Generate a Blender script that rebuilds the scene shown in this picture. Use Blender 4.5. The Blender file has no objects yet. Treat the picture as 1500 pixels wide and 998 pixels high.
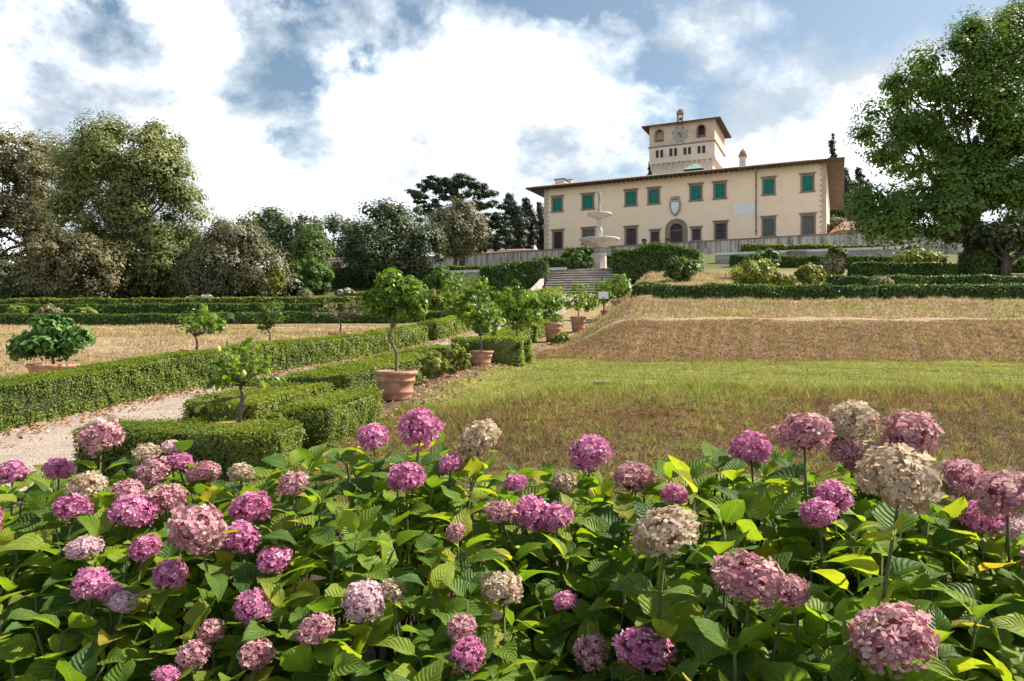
import bpy, math, random
import numpy as np
from mathutils import Vector, Matrix

# ------------------------------------------------------------------ camera, sky, sun, exposure
EYE = 1.65
FPX = 1050.0                     # focal length in photograph pixels (1500 wide)
scene = bpy.context.scene
COL = scene.collection
cam_d = bpy.data.cameras.new('camera')
cam = bpy.data.objects.new('camera', cam_d)
COL.objects.link(cam)
cam.location = (0, 0, EYE)
cam.rotation_euler = (math.radians(90), 0, 0)
cam_d.sensor_width = 36.0
cam_d.lens = 36.0 * FPX / 1500.0
cam_d.clip_start = 0.05
cam_d.clip_end = 8000.0
scene.camera = cam

SUN_AZ = math.radians(73)        # clockwise from the view direction (+Y) : back right
SUN_EL = math.radians(47)
world = bpy.data.worlds.new('World')
scene.world = world
world.use_nodes = True
wt = world.node_tree
wt.nodes.clear()


def wn(kind, **kw):
    n = wt.nodes.new(kind)
    for k, v in kw.items():
        setattr(n, k, v)
    return n


def wmath(op, a, b=None):
    n = wn('ShaderNodeMath', operation=op)
    for i, s in enumerate((a, b)):
        if s is None:
            continue
        if isinstance(s, (int, float)):
            n.inputs[i].default_value = s
        else:
            wt.links.new(s, n.inputs[i])
    return n.outputs[0]


w_out = wn('ShaderNodeOutputWorld')
sky = wn('ShaderNodeTexSky', sky_type='NISHITA')
sky.sun_disc = False
sky.sun_elevation = SUN_EL
sky.sun_rotation = SUN_AZ
sky.altitude = 100
sky.dust_density = 1.6
sky.air_density = 1.0
sky_hsv = wn('ShaderNodeHueSaturation')
sky_hsv.inputs['Saturation'].default_value = 0.95
sky_hsv.inputs['Hue'].default_value = 0.485
wt.links.new(sky.outputs[0], sky_hsv.inputs['Color'])
bg_sky = wn('ShaderNodeBackground')
bg_sky.inputs['Strength'].default_value = 0.05
wt.links.new(sky_hsv.outputs[0], bg_sky.inputs['Color'])
tc = wn('ShaderNodeTexCoord')
sep = wn('ShaderNodeSeparateXYZ')
wt.links.new(tc.outputs['Generated'], sep.inputs[0])
zz = wmath('ADD', wmath('MAXIMUM', sep.outputs['Z'], 0.0), 0.62)
cx_ = wmath('DIVIDE', sep.outputs['X'], zz)
cy_ = wmath('DIVIDE', sep.outputs['Y'], zz)
comb = wn('ShaderNodeCombineXYZ')
wt.links.new(cx_, comb.inputs[0])
wt.links.new(cy_, comb.inputs[1])
comb.inputs[2].default_value = 8.6
n1 = wn('ShaderNodeTexNoise')
n1.inputs['Scale'].default_value = 3.6
n1.inputs['Detail'].default_value = 9.0
n1.inputs['Roughness'].default_value = 0.60
n1.inputs['Distortion'].default_value = 0.10
wt.links.new(comb.outputs[0], n1.inputs['Vector'])
# clearer towards the zenith, closed cloud towards the horizon
cover = wmath('ADD', n1.outputs['Fac'], wmath('MULTIPLY', wmath('SUBTRACT', 0.30, sep.outputs['Z']), 0.75))
rmp = wn('ShaderNodeValToRGB')
rmp.color_ramp.elements[0].position = 0.40
rmp.color_ramp.elements[0].color = (0, 0, 0, 1)
rmp.color_ramp.elements[1].position = 0.55
rmp.color_ramp.elements[1].color = (1, 1, 1, 1)
wt.links.new(cover, rmp.inputs[0])
n2 = wn('ShaderNodeTexNoise')
n2.inputs['Scale'].default_value = 5.5
n2.inputs['Detail'].default_value = 7.0
n2.inputs['Roughness'].default_value = 0.6
wt.links.new(comb.outputs[0], n2.inputs['Vector'])
rmp2 = wn('ShaderNodeValToRGB')
rmp2.color_ramp.elements[0].position = 0.39
rmp2.color_ramp.elements[0].color = (0.17, 0.185, 0.20, 1)
rmp2.color_ramp.elements[1].position = 0.70
rmp2.color_ramp.elements[1].color = (0.86, 0.865, 0.87, 1)
em_ = rmp2.color_ramp.elements.new(0.52)
em_.color = (0.33, 0.345, 0.36, 1)
wt.links.new(n2.outputs['Fac'], rmp2.inputs[0])
bg_cloud = wn('ShaderNodeBackground')
bg_cloud.inputs['Strength'].default_value = 1.55
wt.links.new(rmp2.outputs[0], bg_cloud.inputs['Color'])
mixw = wn('ShaderNodeMixShader')
wt.links.new(rmp.outputs[0], mixw.inputs[0])
wt.links.new(bg_sky.outputs[0], mixw.inputs[1])
wt.links.new(bg_cloud.outputs[0], mixw.inputs[2])
wt.links.new(mixw.outputs[0], w_out.inputs['Surface'])

sun_d = bpy.data.lights.new('sun', 'SUN')
sun_d.energy = 3.5
sun_d.angle = math.radians(1.2)
sun_d.color = (1.0, 0.93, 0.82)
sun = bpy.data.objects.new('sun', sun_d)
COL.objects.link(sun)
SUN_DIR = Vector((math.sin(SUN_AZ) * math.cos(SUN_EL), math.cos(SUN_AZ) * math.cos(SUN_EL), math.sin(SUN_EL)))
sun.rotation_euler = SUN_DIR.to_track_quat('Z', 'Y').to_euler()
sun.location = (30, 10, 60)

scene.view_settings.view_transform = 'Standard'
scene.view_settings.look = 'None'
scene.view_settings.gamma = 1.0
scene.view_settings.exposure = 1.48
scene.view_settings.use_curve_mapping = False
scene.render.engine = 'CYCLES'
scene.cycles.max_bounces = 6
scene.cycles.diffuse_bounces = 3
scene.cycles.transmission_bounces = 4
scene.cycles.use_denoising = True

rng = np.random.default_rng(11)
random.seed(5)


# ------------------------------------------------------------------ helpers: objects
def P(px, py, D):
    """Photograph pixel + depth -> world point."""
    return np.array([(px - 750.0) / FPX * D, D, EYE + (499.0 - py) / FPX * D])


def tag(o, label=None, cat=None, group=None, kind=None):
    if label:
        o['label'] = label
    if cat:
        o['category'] = cat
    if group:
        o['group'] = group
    if kind:
        o['kind'] = kind
    return o


def empty(name, loc=(0, 0, 0), rz=0.0):
    o = bpy.data.objects.new(name, None)
    o.empty_display_size = 0.2
    o.location = loc
    o.rotation_euler = (0, 0, rz)
    COL.objects.link(o)
    return o


def link(name, mesh, parent=None, loc=None):
    o = bpy.data.objects.new(name, mesh)
    COL.objects.link(o)
    if parent is not None:
        o.parent = parent
    if loc is not None:
        o.location = loc
    return o


def mesh_np(name, V, F, mats, rnd=None, col=None, smooth=False, mi=None, uv=None):
    """V (n,3); F: list of (m,k) int arrays; one mesh."""
    if isinstance(F, np.ndarray):
        F = [F]
    F = [np.asarray(f, dtype=np.int32) for f in F if len(f)]
    me = bpy.data.meshes.new(name)
    V = np.asarray(V, dtype=np.float32)
    me.vertices.add(len(V))
    me.vertices.foreach_set('co', V.ravel())
    nl = sum(f.size for f in F)
    npoly = sum(len(f) for f in F)
    me.loops.add(nl)
    me.polygons.add(npoly)
    me.loops.foreach_set('vertex_index', np.concatenate([f.ravel() for f in F]))
    tot = np.concatenate([np.full(len(f), f.shape[1], dtype=np.int32) for f in F])
    st = np.concatenate([[0], np.cumsum(tot)[:-1]]).astype(np.int32)
    me.polygons.foreach_set('loop_start', st)
    if smooth:
        me.polygons.foreach_set('use_smooth', np.ones(npoly, dtype=bool))
    if not isinstance(mats, (list, tuple)):
        mats = [mats]
    for m in mats:
        me.materials.append(m)
    if mi is not None:
        me.polygons.foreach_set('material_index', np.asarray(mi, dtype=np.int32))
    if rnd is not None:
        a = me.attributes.new('rnd', 'FLOAT', 'POINT')
        a.data.foreach_set('value', np.asarray(rnd, dtype=np.float32))
    if col is not None:
        a = me.attributes.new('cov', 'FLOAT_COLOR', 'POINT')
        c4 = np.ones((len(V), 4), dtype=np.float32)
        c4[:, :3] = col
        a.data.foreach_set('color', c4.ravel())
    if uv is not None:
        l = me.uv_layers.new(name='UVMap')
        idx = np.concatenate([f.ravel() for f in F])
        l.data.foreach_set('uv', np.asarray(uv, dtype=np.float32)[idx].ravel())
    me.update(calc_edges=True)
    me.validate()
    return me


class MB:
    """Collects small solid shapes into one mesh."""

    def __init__(self):
        self.v, self.f = [], []

    def add(self, V, F):
        b = len(self.v)
        self.v.extend([tuple(map(float, p)) for p in V])
        self.f.extend([tuple(int(i) + b for i in f) for f in F])
        return self

    def box(self, x0, x1, y0, y1, z0, z1):
        V = [(x0, y0, z0), (x1, y0, z0), (x1, y1, z0), (x0, y1, z0), (x0, y0, z1), (x1, y0, z1), (x1, y1, z1), (x0, y1, z1)]
        return self.add(V, [(0, 3, 2, 1), (4, 5, 6, 7), (0, 1, 5, 4), (1, 2, 6, 5), (2, 3, 7, 6), (3, 0, 4, 7)])

    def prism(self, poly, y0, y1):
        """polygon in (x,z), extruded along y"""
        n = len(poly)
        V = [(x, y0, z) for x, z in poly] + [(x, y1, z) for x, z in poly]
        F = [tuple(range(n)), tuple(range(2 * n - 1, n - 1, -1))]
        F += [(i, i + n, (i + 1) % n + n, (i + 1) % n) for i in range(n)]
        return self.add(V, F)

    def lathe(self, prof, n=24, c=(0, 0, 0)):
        V, F = [], []
        for r, z in prof:
            for k in range(n):
                a = 2 * math.pi * k / n
                V.append((c[0] + r * math.cos(a), c[1] + r * math.sin(a), c[2] + z))
        for i in range(len(prof) - 1):
            for k in range(n):
                k2 = (k + 1) % n
                F.append((i * n + k, i * n + k2, (i + 1) * n + k2, (i + 1) * n + k))
        F.append(tuple(range(n - 1, -1, -1)))
        m = (len(prof) - 1) * n
        F.append(tuple(range(m, m + n)))
        return self.add(V, F)

    def tube(self, pts, rad, n=7):
        V, F = tube_np(pts, rad, n)
        return self.add(V, F)

    def build(self, name, mat, parent=None, smooth=False, loc=None):
        me = bpy.data.meshes.new(name)
        me.from_pydata(self.v, [], self.f)
        me.materials.append(mat)
        if smooth:
            me.polygons.foreach_set('use_smooth', np.ones(len(me.polygons), dtype=bool))
        me.update()
        return link(name, me, parent, loc)


def tube_np(pts, rad, n=7):
    pts = np.asarray(pts, float)
    V, F = [], []
    m = len(pts)
    for i in range(m):
        d = pts[min(i + 1, m - 1)] - pts[max(i - 1, 0)]
        d = d / (np.linalg.norm(d) + 1e-9)
        a = np.cross(d, [0.31, 0.95, 0.1]) if abs(d[1]) < 0.9 else np.cross(d, [1, 0, 0])
        a /= np.linalg.norm(a)
        b = np.cross(d, a)
        for k in range(n):
            t = 2 * math.pi * k / n
            V.append(pts[i] + rad[i] * (math.cos(t) * a + math.sin(t) * b))
    for i in range(m - 1):
        for k in range(n):
            k2 = (k + 1) % n
            F.append((i * n + k, i * n + k2, (i + 1) * n + k2, (i + 1) * n + k))
    F.append(tuple(range(n - 1, -1, -1)))
    F.append(tuple(range((m - 1) * n, m * n)))
    return V, F


# ------------------------------------------------------------------ helpers: materials
def new_mat(name):
    m = bpy.data.materials.new(name)
    m.use_nodes = True
    nt = m.node_tree
    return m, nt, nt.nodes['Principled BSDF'], nt.nodes['Material Output']


def ramp(nt, fac, stops):
    r = nt.nodes.new('ShaderNodeValToRGB')
    els = r.color_ramp.elements
    while len(els) < len(stops):
        els.new(0.5)
    for e, (p, c) in zip(els, stops):
        e.position = p
        e.color = (c[0], c[1], c[2], 1)
    nt.links.new(fac, r.inputs[0])
    return r.outputs[0]


def noise(nt, scale, detail=4, rough=0.55, vec=None, mapping=None):
    n = nt.nodes.new('ShaderNodeTexNoise')
    n.inputs['Scale'].default_value = scale
    n.inputs['Detail'].default_value = detail
    n.inputs['Roughness'].default_value = rough
    if vec is None:
        t = nt.nodes.new('ShaderNodeTexCoord')
        vec = t.outputs['Object']
    if mapping is not None:
        mp = nt.nodes.new('ShaderNodeMapping')
        mp.inputs['Scale'].default_value = mapping
        nt.links.new(vec, mp.inputs[0])
        vec = mp.outputs[0]
    nt.links.new(vec, n.inputs['Vector'])
    return n.outputs['Fac']


def bump(nt, bsdf, h, strength=0.4, dist=0.02):
    b = nt.nodes.new('ShaderNodeBump')
    b.inputs['Strength'].default_value = strength
    b.inputs['Distance'].default_value = dist
    nt.links.new(h, b.inputs['Height'])
    nt.links.new(b.outputs[0], bsdf.inputs['Normal'])


def surf(name, stops, scale=3.0, rough=0.85, bstr=0.3, bdist=0.02, bscale=None, mapping=None, detail=6, spec=0.3):
    m, nt, b, o = new_mat(name)
    f = noise(nt, scale, detail, 0.62, mapping=mapping)
    nt.links.new(ramp(nt, f, stops), b.inputs['Base Color'])
    b.inputs['Roughness'].default_value = rough
    b.inputs['Specular IOR Level'].default_value = spec
    if bstr:
        bump(nt, b, noise(nt, bscale or scale * 6, 5, 0.6), bstr, bdist)
    return m


def leaf_mat(name, stops, trans, tfac=0.35, rough=0.5, source='rnd', spec=0.35):
    """Foliage: colour varies leaf by leaf, light also passes through the blade."""
    m, nt, b, o = new_mat(name)
    if source == 'rnd':
        a = nt.nodes.new('ShaderNodeAttribute')
        a.attribute_name = 'rnd'
        f = a.outputs['Fac']
    else:
        a = nt.nodes.new('ShaderNodeObjectInfo')
        f = a.outputs['Random']
    c = ramp(nt, f, stops)
    nt.links.new(c, b.inputs['Base Color'])
    b.inputs['Roughness'].default_value = rough
    b.inputs['Specular IOR Level'].default_value = spec
    t = nt.nodes.new('ShaderNodeBsdfTranslucent')
    mx = nt.nodes.new('ShaderNodeMix')
    mx.data_type = 'RGBA'
    mx.blend_type = 'MULTIPLY'
    mx.inputs[0].default_value = 1.0
    nt.links.new(c, mx.inputs[6])
    mx.inputs[7].default_value = (trans[0], trans[1], trans[2], 1)
    nt.links.new(mx.outputs[2], t.inputs['Color'])
    ms = nt.nodes.new('ShaderNodeMixShader')
    ms.inputs[0].default_value = tfac
    nt.links.new(b.outputs[0], ms.inputs[1])
    nt.links.new(t.outputs[0], ms.inputs[2])
    nt.links.new(ms.outputs[0], o.inputs['Surface'])
    return m


M = {}
M['hedge'] = leaf_mat('hedge_leaf', [(0, (0.060, 0.100, 0.012)), (.45, (0.168, 0.221, 0.026)), (.8, (0.275, 0.307, 0.038)), (1, (0.403, 0.346, 0.070))], (1.5, 1.5, .7), .36)
M['hedge_dark'] = leaf_mat('yew_hedge_leaf', [(0, (0.036, 0.077, 0.016)), (.6, (0.103, 0.176, 0.030)), (1, (0.206, 0.276, 0.052))], (1.4, 1.5, .7), .32)
M['hedge_core'] = surf('hedge_twigs', [(.3, (.014, .022, .007)), (.7, (.03, .04, .012))], 14, .95, .5, .03)
M['citrus'] = leaf_mat('citrus_leaf', [(0, (0.061, 0.127, 0.020)), (.5, (0.138, 0.237, 0.031)), (.85, (0.231, 0.325, 0.044)), (1, (0.374, 0.374, 0.066))], (1.6, 1.6, .6), .42, .38)
M['citrus_dark'] = leaf_mat('glossy_dark_leaf', [(0, (0.037, 0.102, 0.024)), (.6, (0.093, 0.196, 0.043)), (1, (0.187, 0.306, 0.068))], (1.5, 1.6, .7), .3, .55)
M['oak'] = leaf_mat('holm_oak_leaf', [(0, (0.078, 0.100, 0.030)), (.5, (0.176, 0.205, 0.064)), (.85, (0.268, 0.279, 0.099)), (1, (0.340, 0.311, 0.127))], (1.3, 1.3, .7), .32)
M['oak_brown'] = leaf_mat('brownish_oak_leaf', [(0, (0.078, 0.075, 0.036)), (.5, (0.169, 0.153, 0.070)), (1, (0.273, 0.234, 0.117))], (1.2, 1.2, .7), .3)
M['grey_green'] = leaf_mat('grey_green_leaf', [(0, (0.084, 0.089, 0.046)), (.5, (0.174, 0.168, 0.084)), (1, (0.288, 0.264, 0.144))], (1.2, 1.2, .8), .25)
M['plane'] = leaf_mat('broad_tree_leaf', [(0, (0.054, 0.105, 0.022)), (.5, (0.121, 0.203, 0.035)), (.88, (0.203, 0.290, 0.049)), (1, (0.432, 0.378, 0.068))], (1.6, 1.6, .6), .36)
M['dark_tree'] = leaf_mat('dark_evergreen_leaf', [(0, (0.037, 0.055, 0.025)), (.5, (0.083, 0.107, 0.045)), (1, (0.150, 0.169, 0.070))], (1.2, 1.3, .8), .2)
M['cedar'] = leaf_mat('cedar_needle', [(0, (.022, .036, .020)), (.6, (.044, .062, .030)), (1, (.075, .095, .045))], (1.1, 1.2, .8), .18)
M['cypress'] = leaf_mat('cypress_needle', [(0, (.022, .032, .018)), (.6, (.042, .056, .028)), (1, (.068, .080, .040))], (1.1, 1.2, .8), .15)
M['yellow_shrub'] = leaf_mat('yellow_green_leaf', [(0, (.10, .15, .025)), (.5, (.22, .25, .045)), (1, (.40, .36, .08))], (1.5, 1.5, .6), .38)
M['pale_shrub'] = leaf_mat('pale_tan_leaf', [(0, (.13, .13, .06)), (.5, (.24, .22, .11)), (1, (.40, .34, .2))], (1.2, 1.2, .8), .3)
M['green_shrub'] = leaf_mat('shrub_leaf', [(0, (.04, .08, .016)), (.5, (.09, .15, .028)), (1, (.18, .23, .05))], (1.5, 1.6, .7), .35)
M['white_flower'] = leaf_mat('white_bloom', [(0, (.05, .09, .02)), (.5, (.10, .15, .03)), (.62, (.62, .60, .54)), (1, (.80, .78, .74))], (1, 1, 1), .3)
M['bark'] = surf('bark', [(.3, (.045, .034, .026)), (.7, (.13, .10, .075))], 6, .92, .7, .03, 18, (1, 1, .25))
M['bark_pale'] = surf('pale_bark', [(.3, (.10, .078, .055)), (.7, (.24, .19, .14))], 20, .9, .6, .008, 70, (1, 1, .3))
M['stem'] = surf('hydrangea_stem', [(.3, (.05, .075, .022)), (.7, (.11, .115, .045))], 30, .8, .2, .003)
M['terracotta'] = surf('terracotta', [(.25, (.27, .125, .080)), (.5, (.42, .21, .14)), (.75, (.55, .36, .27))], 7, .85, .25, .006, 60)
M['soil'] = surf('soil', [(.3, (.05, .034, .022)), (.7, (.13, .092, .06))], 18, .95, .8, .03, 50)
M['lemon'] = surf('lemon_skin', [(.3, (.40, .42, .06)), (.7, (.60, .50, .12))], 10, .5, .2, .003, 120)
M['stone'] = surf('grey_stone', [(.25, (.17, .15, .13)), (.5, (.33, .30, .27)), (.75, (.47, .44, .40))], 2.2, .85, .4, .02, 14)
M['marble'] = surf('weathered_marble', [(.25, (0.281, 0.237, 0.203)), (.5, (0.484, 0.422, 0.378)), (.75, (0.608, 0.548, 0.504))], 1.6, .7, .2, .02, 12)
M['brownstone'] = surf('brown_sandstone', [(.25, (.17, .12, .09)), (.55, (.27, .20, .155)), (.8, (.36, .28, .22))], 3, .88, .3, .02, 12)
M['plaster'] = surf('cream_plaster', [(.25, (.81, .61, .435)), (.5, (.86, .675, .50)), (.75, (.88, .71, .54))], .45, .9, .12, .01, 6)
M['tower_plaster'] = surf('pale_tower_plaster', [(.25, (.52, .43, .34)), (.5, (.64, .54, .44)), (.8, (.72, .64, .54))], .8, .9, .15, .02, 5)
M['tower_tan'] = surf('tan_tower_plaster', [(.25, (.42, .32, .235)), (.5, (.52, .41, .31)), (.8, (.60, .49, .38))], .7, .9, .15, .02, 5)
M['shutter'] = surf('green_shutter_paint', [(.3, (.012, .155, .125)), (.7, (.025, .22, .175))], 2, .55, 0)
M['shutter_grey'] = surf('grey_green_shutter_paint', [(.3, (.085, .105, .095)), (.7, (.13, .155, .14))], 2, .6, 0)
M['dark_wood'] = surf('dark_brown_wood', [(.3, (.030, .020, .018)), (.7, (.075, .045, .040))], 3, .6, .2, .01, 20, (4, 4, .4))
M['eave'] = surf('dark_eave_timber', [(.3, (.07, .05, .038)), (.7, (.13, .095, .07))], 1.2, .9, .3, .03, 8)
M['glass'] = None
M['white_wall'] = surf('whitewashed_stone', [(.3, (.55, .55, .54)), (.7, (.78, .78, .77))], 1.5, .7, .1, .01)
M['plaque'] = surf('pale_plaque', [(.3, (.66, .64, .60)), (.7, (.80, .78, .74))], 1.2, .7, .05, .01)
M['metal_dark'] = surf('dark_iron', [(.3, (.03, .03, .03)), (.7, (.07, .065, .06))], 8, .6, .2, .005)
M['copper'] = surf('green_copper', [(.3, (.16, .30, .26)), (.7, (.28, .42, .37))], 1.2, .6, .1, .01)
M['hose'] = surf('grey_hose', [(.3, (.14, .14, .14)), (.7, (.25, .25, .26))], 8, .5, 0)
g, gnt, gb, go_ = new_mat('dark_window_glass')
gb.inputs['Base Color'].default_value = (.045, .030, .030, 1)
gb.inputs['Roughness'].default_value = .35
gb.inputs['Specular IOR Level'].default_value = .25
M['glass'] = g


def make_roof_mat():
    m, nt, b, o = new_mat('terracotta_roof_tiles')
    f = noise(nt, 1.3, 7, .7)
    nt.links.new(ramp(nt, f, [(.25, (.15, .085, .062)), (.5, (.27, .155, .11)), (.75, (.40, .27, .20))]), b.inputs['Base Color'])
    b.inputs['Roughness'].default_value = .9
    w = nt.nodes.new('ShaderNodeTexWave')
    w.inputs['Scale'].default_value = 1.6
    w.inputs['Distortion'].default_value = .6
    t = nt.nodes.new('ShaderNodeTexCoord')
    nt.links.new(t.outputs['Object'], w.inputs['Vector'])
    bump(nt, b, w.outputs['Fac'], .8, .08)
    return m


M['roof'] = make_roof_mat()


def make_stained_wall():
    m, nt, b, o = new_mat('stained_grey_wall')
    f = noise(nt, 1.3, 8, .78, mapping=(1, 1, .10))
    nt.links.new(ramp(nt, f, [(.40, (.12, .105, .095)), (.47, (.32, .285, .26)), (.53, (.54, .48, .42)), (.62, (.68, .57, .46))]), b.inputs['Base Color'])
    b.inputs['Roughness'].default_value = .92
    bump(nt, b, noise(nt, 3, 6, .6), .35, .04)
    return m


M['stained'] = make_stained_wall()


def make_ground_mat():
    m, nt, b, o = new_mat('ground_cover')
    a = nt.nodes.new('ShaderNodeAttribute')
    a.attribute_name = 'cov'
    f1 = noise(nt, 1.6, 8, .68)
    f2 = noise(nt, 13, 6, .7)
    c1 = ramp(nt, f1, [(.30, (.62, .60, .58)), (.52, (1, 1, 1)), (.72, (1.35, 1.24, 1.12))])
    c2 = ramp(nt, f2, [(.32, (.50, .48, .46)), (.52, (1, 1, 1)), (.74, (1.45, 1.4, 1.3))])
    cur = a.outputs['Color']
    for c in (c1, c2):
        mx = nt.nodes.new('ShaderNodeMix')
        mx.data_type = 'RGBA'
        mx.blend_type = 'MULTIPLY'
        mx.inputs[0].default_value = 1.0
        nt.links.new(cur, mx.inputs[6])
        nt.links.new(c, mx.inputs[7])
        cur = mx.outputs[2]
    nt.links.new(cur, b.inputs['Base Color'])
    b.inputs['Roughness'].default_value = .95
    b.inputs['Specular IOR Level'].default_value = .15
    bump(nt, b, f2, .9, .05)
    return m


M['ground'] = make_ground_mat()


def make_gravel():
    m, nt, b, o = new_mat('pale_gravel')
    t = nt.nodes.new('ShaderNodeTexCoord')
    v = nt.nodes.new('ShaderNodeTexVoronoi')
    v.inputs['Scale'].default_value = 55
    nt.links.new(t.outputs['Object'], v.inputs['Vector'])
    f = noise(nt, 2.2, 6, .6)
    base = ramp(nt, f, [(.3, (.30, .235, .185)), (.6, (.385, .315, .26))])
    st = ramp(nt, v.outputs['Color'], [(.1, (.62, .60, .58)), (.9, (1.22, 1.2, 1.18))])
    mx = nt.nodes.new('ShaderNodeMix')
    mx.data_type = 'RGBA'
    mx.blend_type = 'MULTIPLY'
    mx.inputs[0].default_value = 1.0
    nt.links.new(base, mx.inputs[6])
    nt.links.new(st, mx.inputs[7])
    nt.links.new(mx.outputs[2], b.inputs['Base Color'])
    b.inputs['Roughness'].default_value = .95
    bump(nt, b, v.outputs['Distance'], .7, .012)
    return m


M['gravel'] = make_gravel()


def make_grass_mat():
    m, nt, b, o = new_mat('grass_blades')
    a = nt.nodes.new('ShaderNodeAttribute')
    a.attribute_name = 'cov'
    nt.links.new(a.outputs['Color'], b.inputs['Base Color'])
    b.inputs['Roughness'].default_value = .7
    b.inputs['Specular IOR Level'].default_value = .2
    t = nt.nodes.new('ShaderNodeBsdfTranslucent')
    nt.links.new(a.outputs['Color'], t.inputs['Color'])
    ms = nt.nodes.new('ShaderNodeMixShader')
    ms.inputs[0].default_value = .35
    nt.links.new(b.outputs[0], ms.inputs[1])
    nt.links.new(t.outputs[0], ms.inputs[2])
    nt.links.new(ms.outputs[0], o.inputs['Surface'])
    return m


M['grass'] = make_grass_mat()

# ------------------------------------------------------------------ terrain
DX, DY = 0.215, 0.977            # direction of the garden path
V_LH, V_PR, V_STRIP = -8.43, -5.80, -3.8


def to_xy(v, y):
    """Garden coordinates: v metres to the right of the path line, y depth."""
    return (v + DX * y) / DY


def to_v(x, y):
    return DY * x - DX * y


PY = np.array([-60, 0, 5, 7.2, 9.2, 12, 16, 20, 23, 26, 31, 36, 42, 50, 60, 61, 66.6, 67, 85, 95, 110, 135, 160, 400, 5000.])
PZ = np.array([-1.66, -1.65, -1.45, -1.36, -1.20, -.95, -.68, -.5, -.3, -.05, .4, 1.0, 1.75, 2.75, 3.9, 3.6, 5.7, 6.4, 6.9, 11, 12.8, 13.3, 13.5, 14, 20])
RY = np.array([-60, 0, 5, 6.9, 9.3, 10.2, 20.0, 22.6, 23.8, 26.8, 29, 36, 48, 62, 75, 85, 100, 110, 135, 160, 400, 5000.])
RZ = np.array([-1.66, -1.65, -1.52, -1.45, -.72, -.68, -.59, .60, .76, 1.52, 1.66, 2.7, 4.5, 5.6, 7.6, 9.6, 12, 13.2, 13.4, 13.5, 14, 20])
LY = np.array([-60, 0, 5, 7.2, 12, 15, 20, 24, 29, 35, 45, 60, 75, 85, 110, 135, 160, 400, 5000.])
LZ = np.array([-1.66, -1.65, -1.45, -1.28, -.98, -.68, -.20, .12, .42, .66, 1.75, 3.4, 5.5, 7, 10, 12.9, 13.3, 14, 20])
_yy = np.arange(-60, 200, .05)


def _smooth(Y, Z, s):
    z = np.interp(_yy, Y, Z)
    k = np.exp(-.5 * (np.arange(-40, 41) * .05 / s) ** 2)
    k /= k.sum()
    zp = np.concatenate([np.full(40, z[0]), z, np.full(40, z[-1])])
    return np.convolve(zp, k, 'valid')


_PS, _RS, _LS = _smooth(PY, PZ, .35), _smooth(RY, RZ, .20), _smooth(LY, LZ, .6)


def prof(y, S, Y, Z):
    return np.where(y < 198, np.interp(y, _yy, S), np.interp(y, Y, Z))


def sstep(a, b, t):
    t = np.clip((t - a) / (b - a), 0, 1)
    return t * t * (3 - 2 * t)


def ground(x, y):
    x = np.asarray(x, float)
    y = np.asarray(y, float)
    v = to_v(x, y)
    p, r, l = prof(y, _PS, PY, PZ), prof(y, _RS, RY, RZ), prof(y, _LS, LY, LZ)
    # the amphitheatre banks swing forward a little to the right
    tr = sstep(-3.85, -1.1, v)
    tl = sstep(-9.2, -12, v)
    z = p * (1 - tr - tl) + r * tr + l * tl
    und = .022 * np.sin(x * 1.7 + y * .9) + .018 * np.sin(x * .63 - y * 1.31 + 2) + .012 * np.sin(3.1 * x + 2.3 * y)
    und = und * np.clip((np.abs(v + 6.5) - 2) / 2, 0, 1) * np.clip((200 - y) / 50, 0, 1)
    z = z + .15 * np.exp(-((v + 3.95) / .5) ** 2) * sstep(9.4, 10.6, y) * (1 - sstep(15, 19, y))
    return z + und + EYE


def gz(x, y):
    return float(ground(x, y))


C_LAWN = np.array([.200, .218, .044])
C_BANK = np.array([.150, .108, .050])
C_RUST = np.array([.20, .10, .042])
C_BROWN = np.array([.255, .160, .088])
C_STRAW = np.array([.320, .235, .125])
C_PALE = np.array([.385, .285, .180])
C_SOIL = np.array([.150, .105, .070])
C_BED_SHADE = np.array([.060, .044, .032])  # bare soil with the shade beneath the hydrangeas painted into its colour
C_FAR = np.array([.12, .13, .05])


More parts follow.
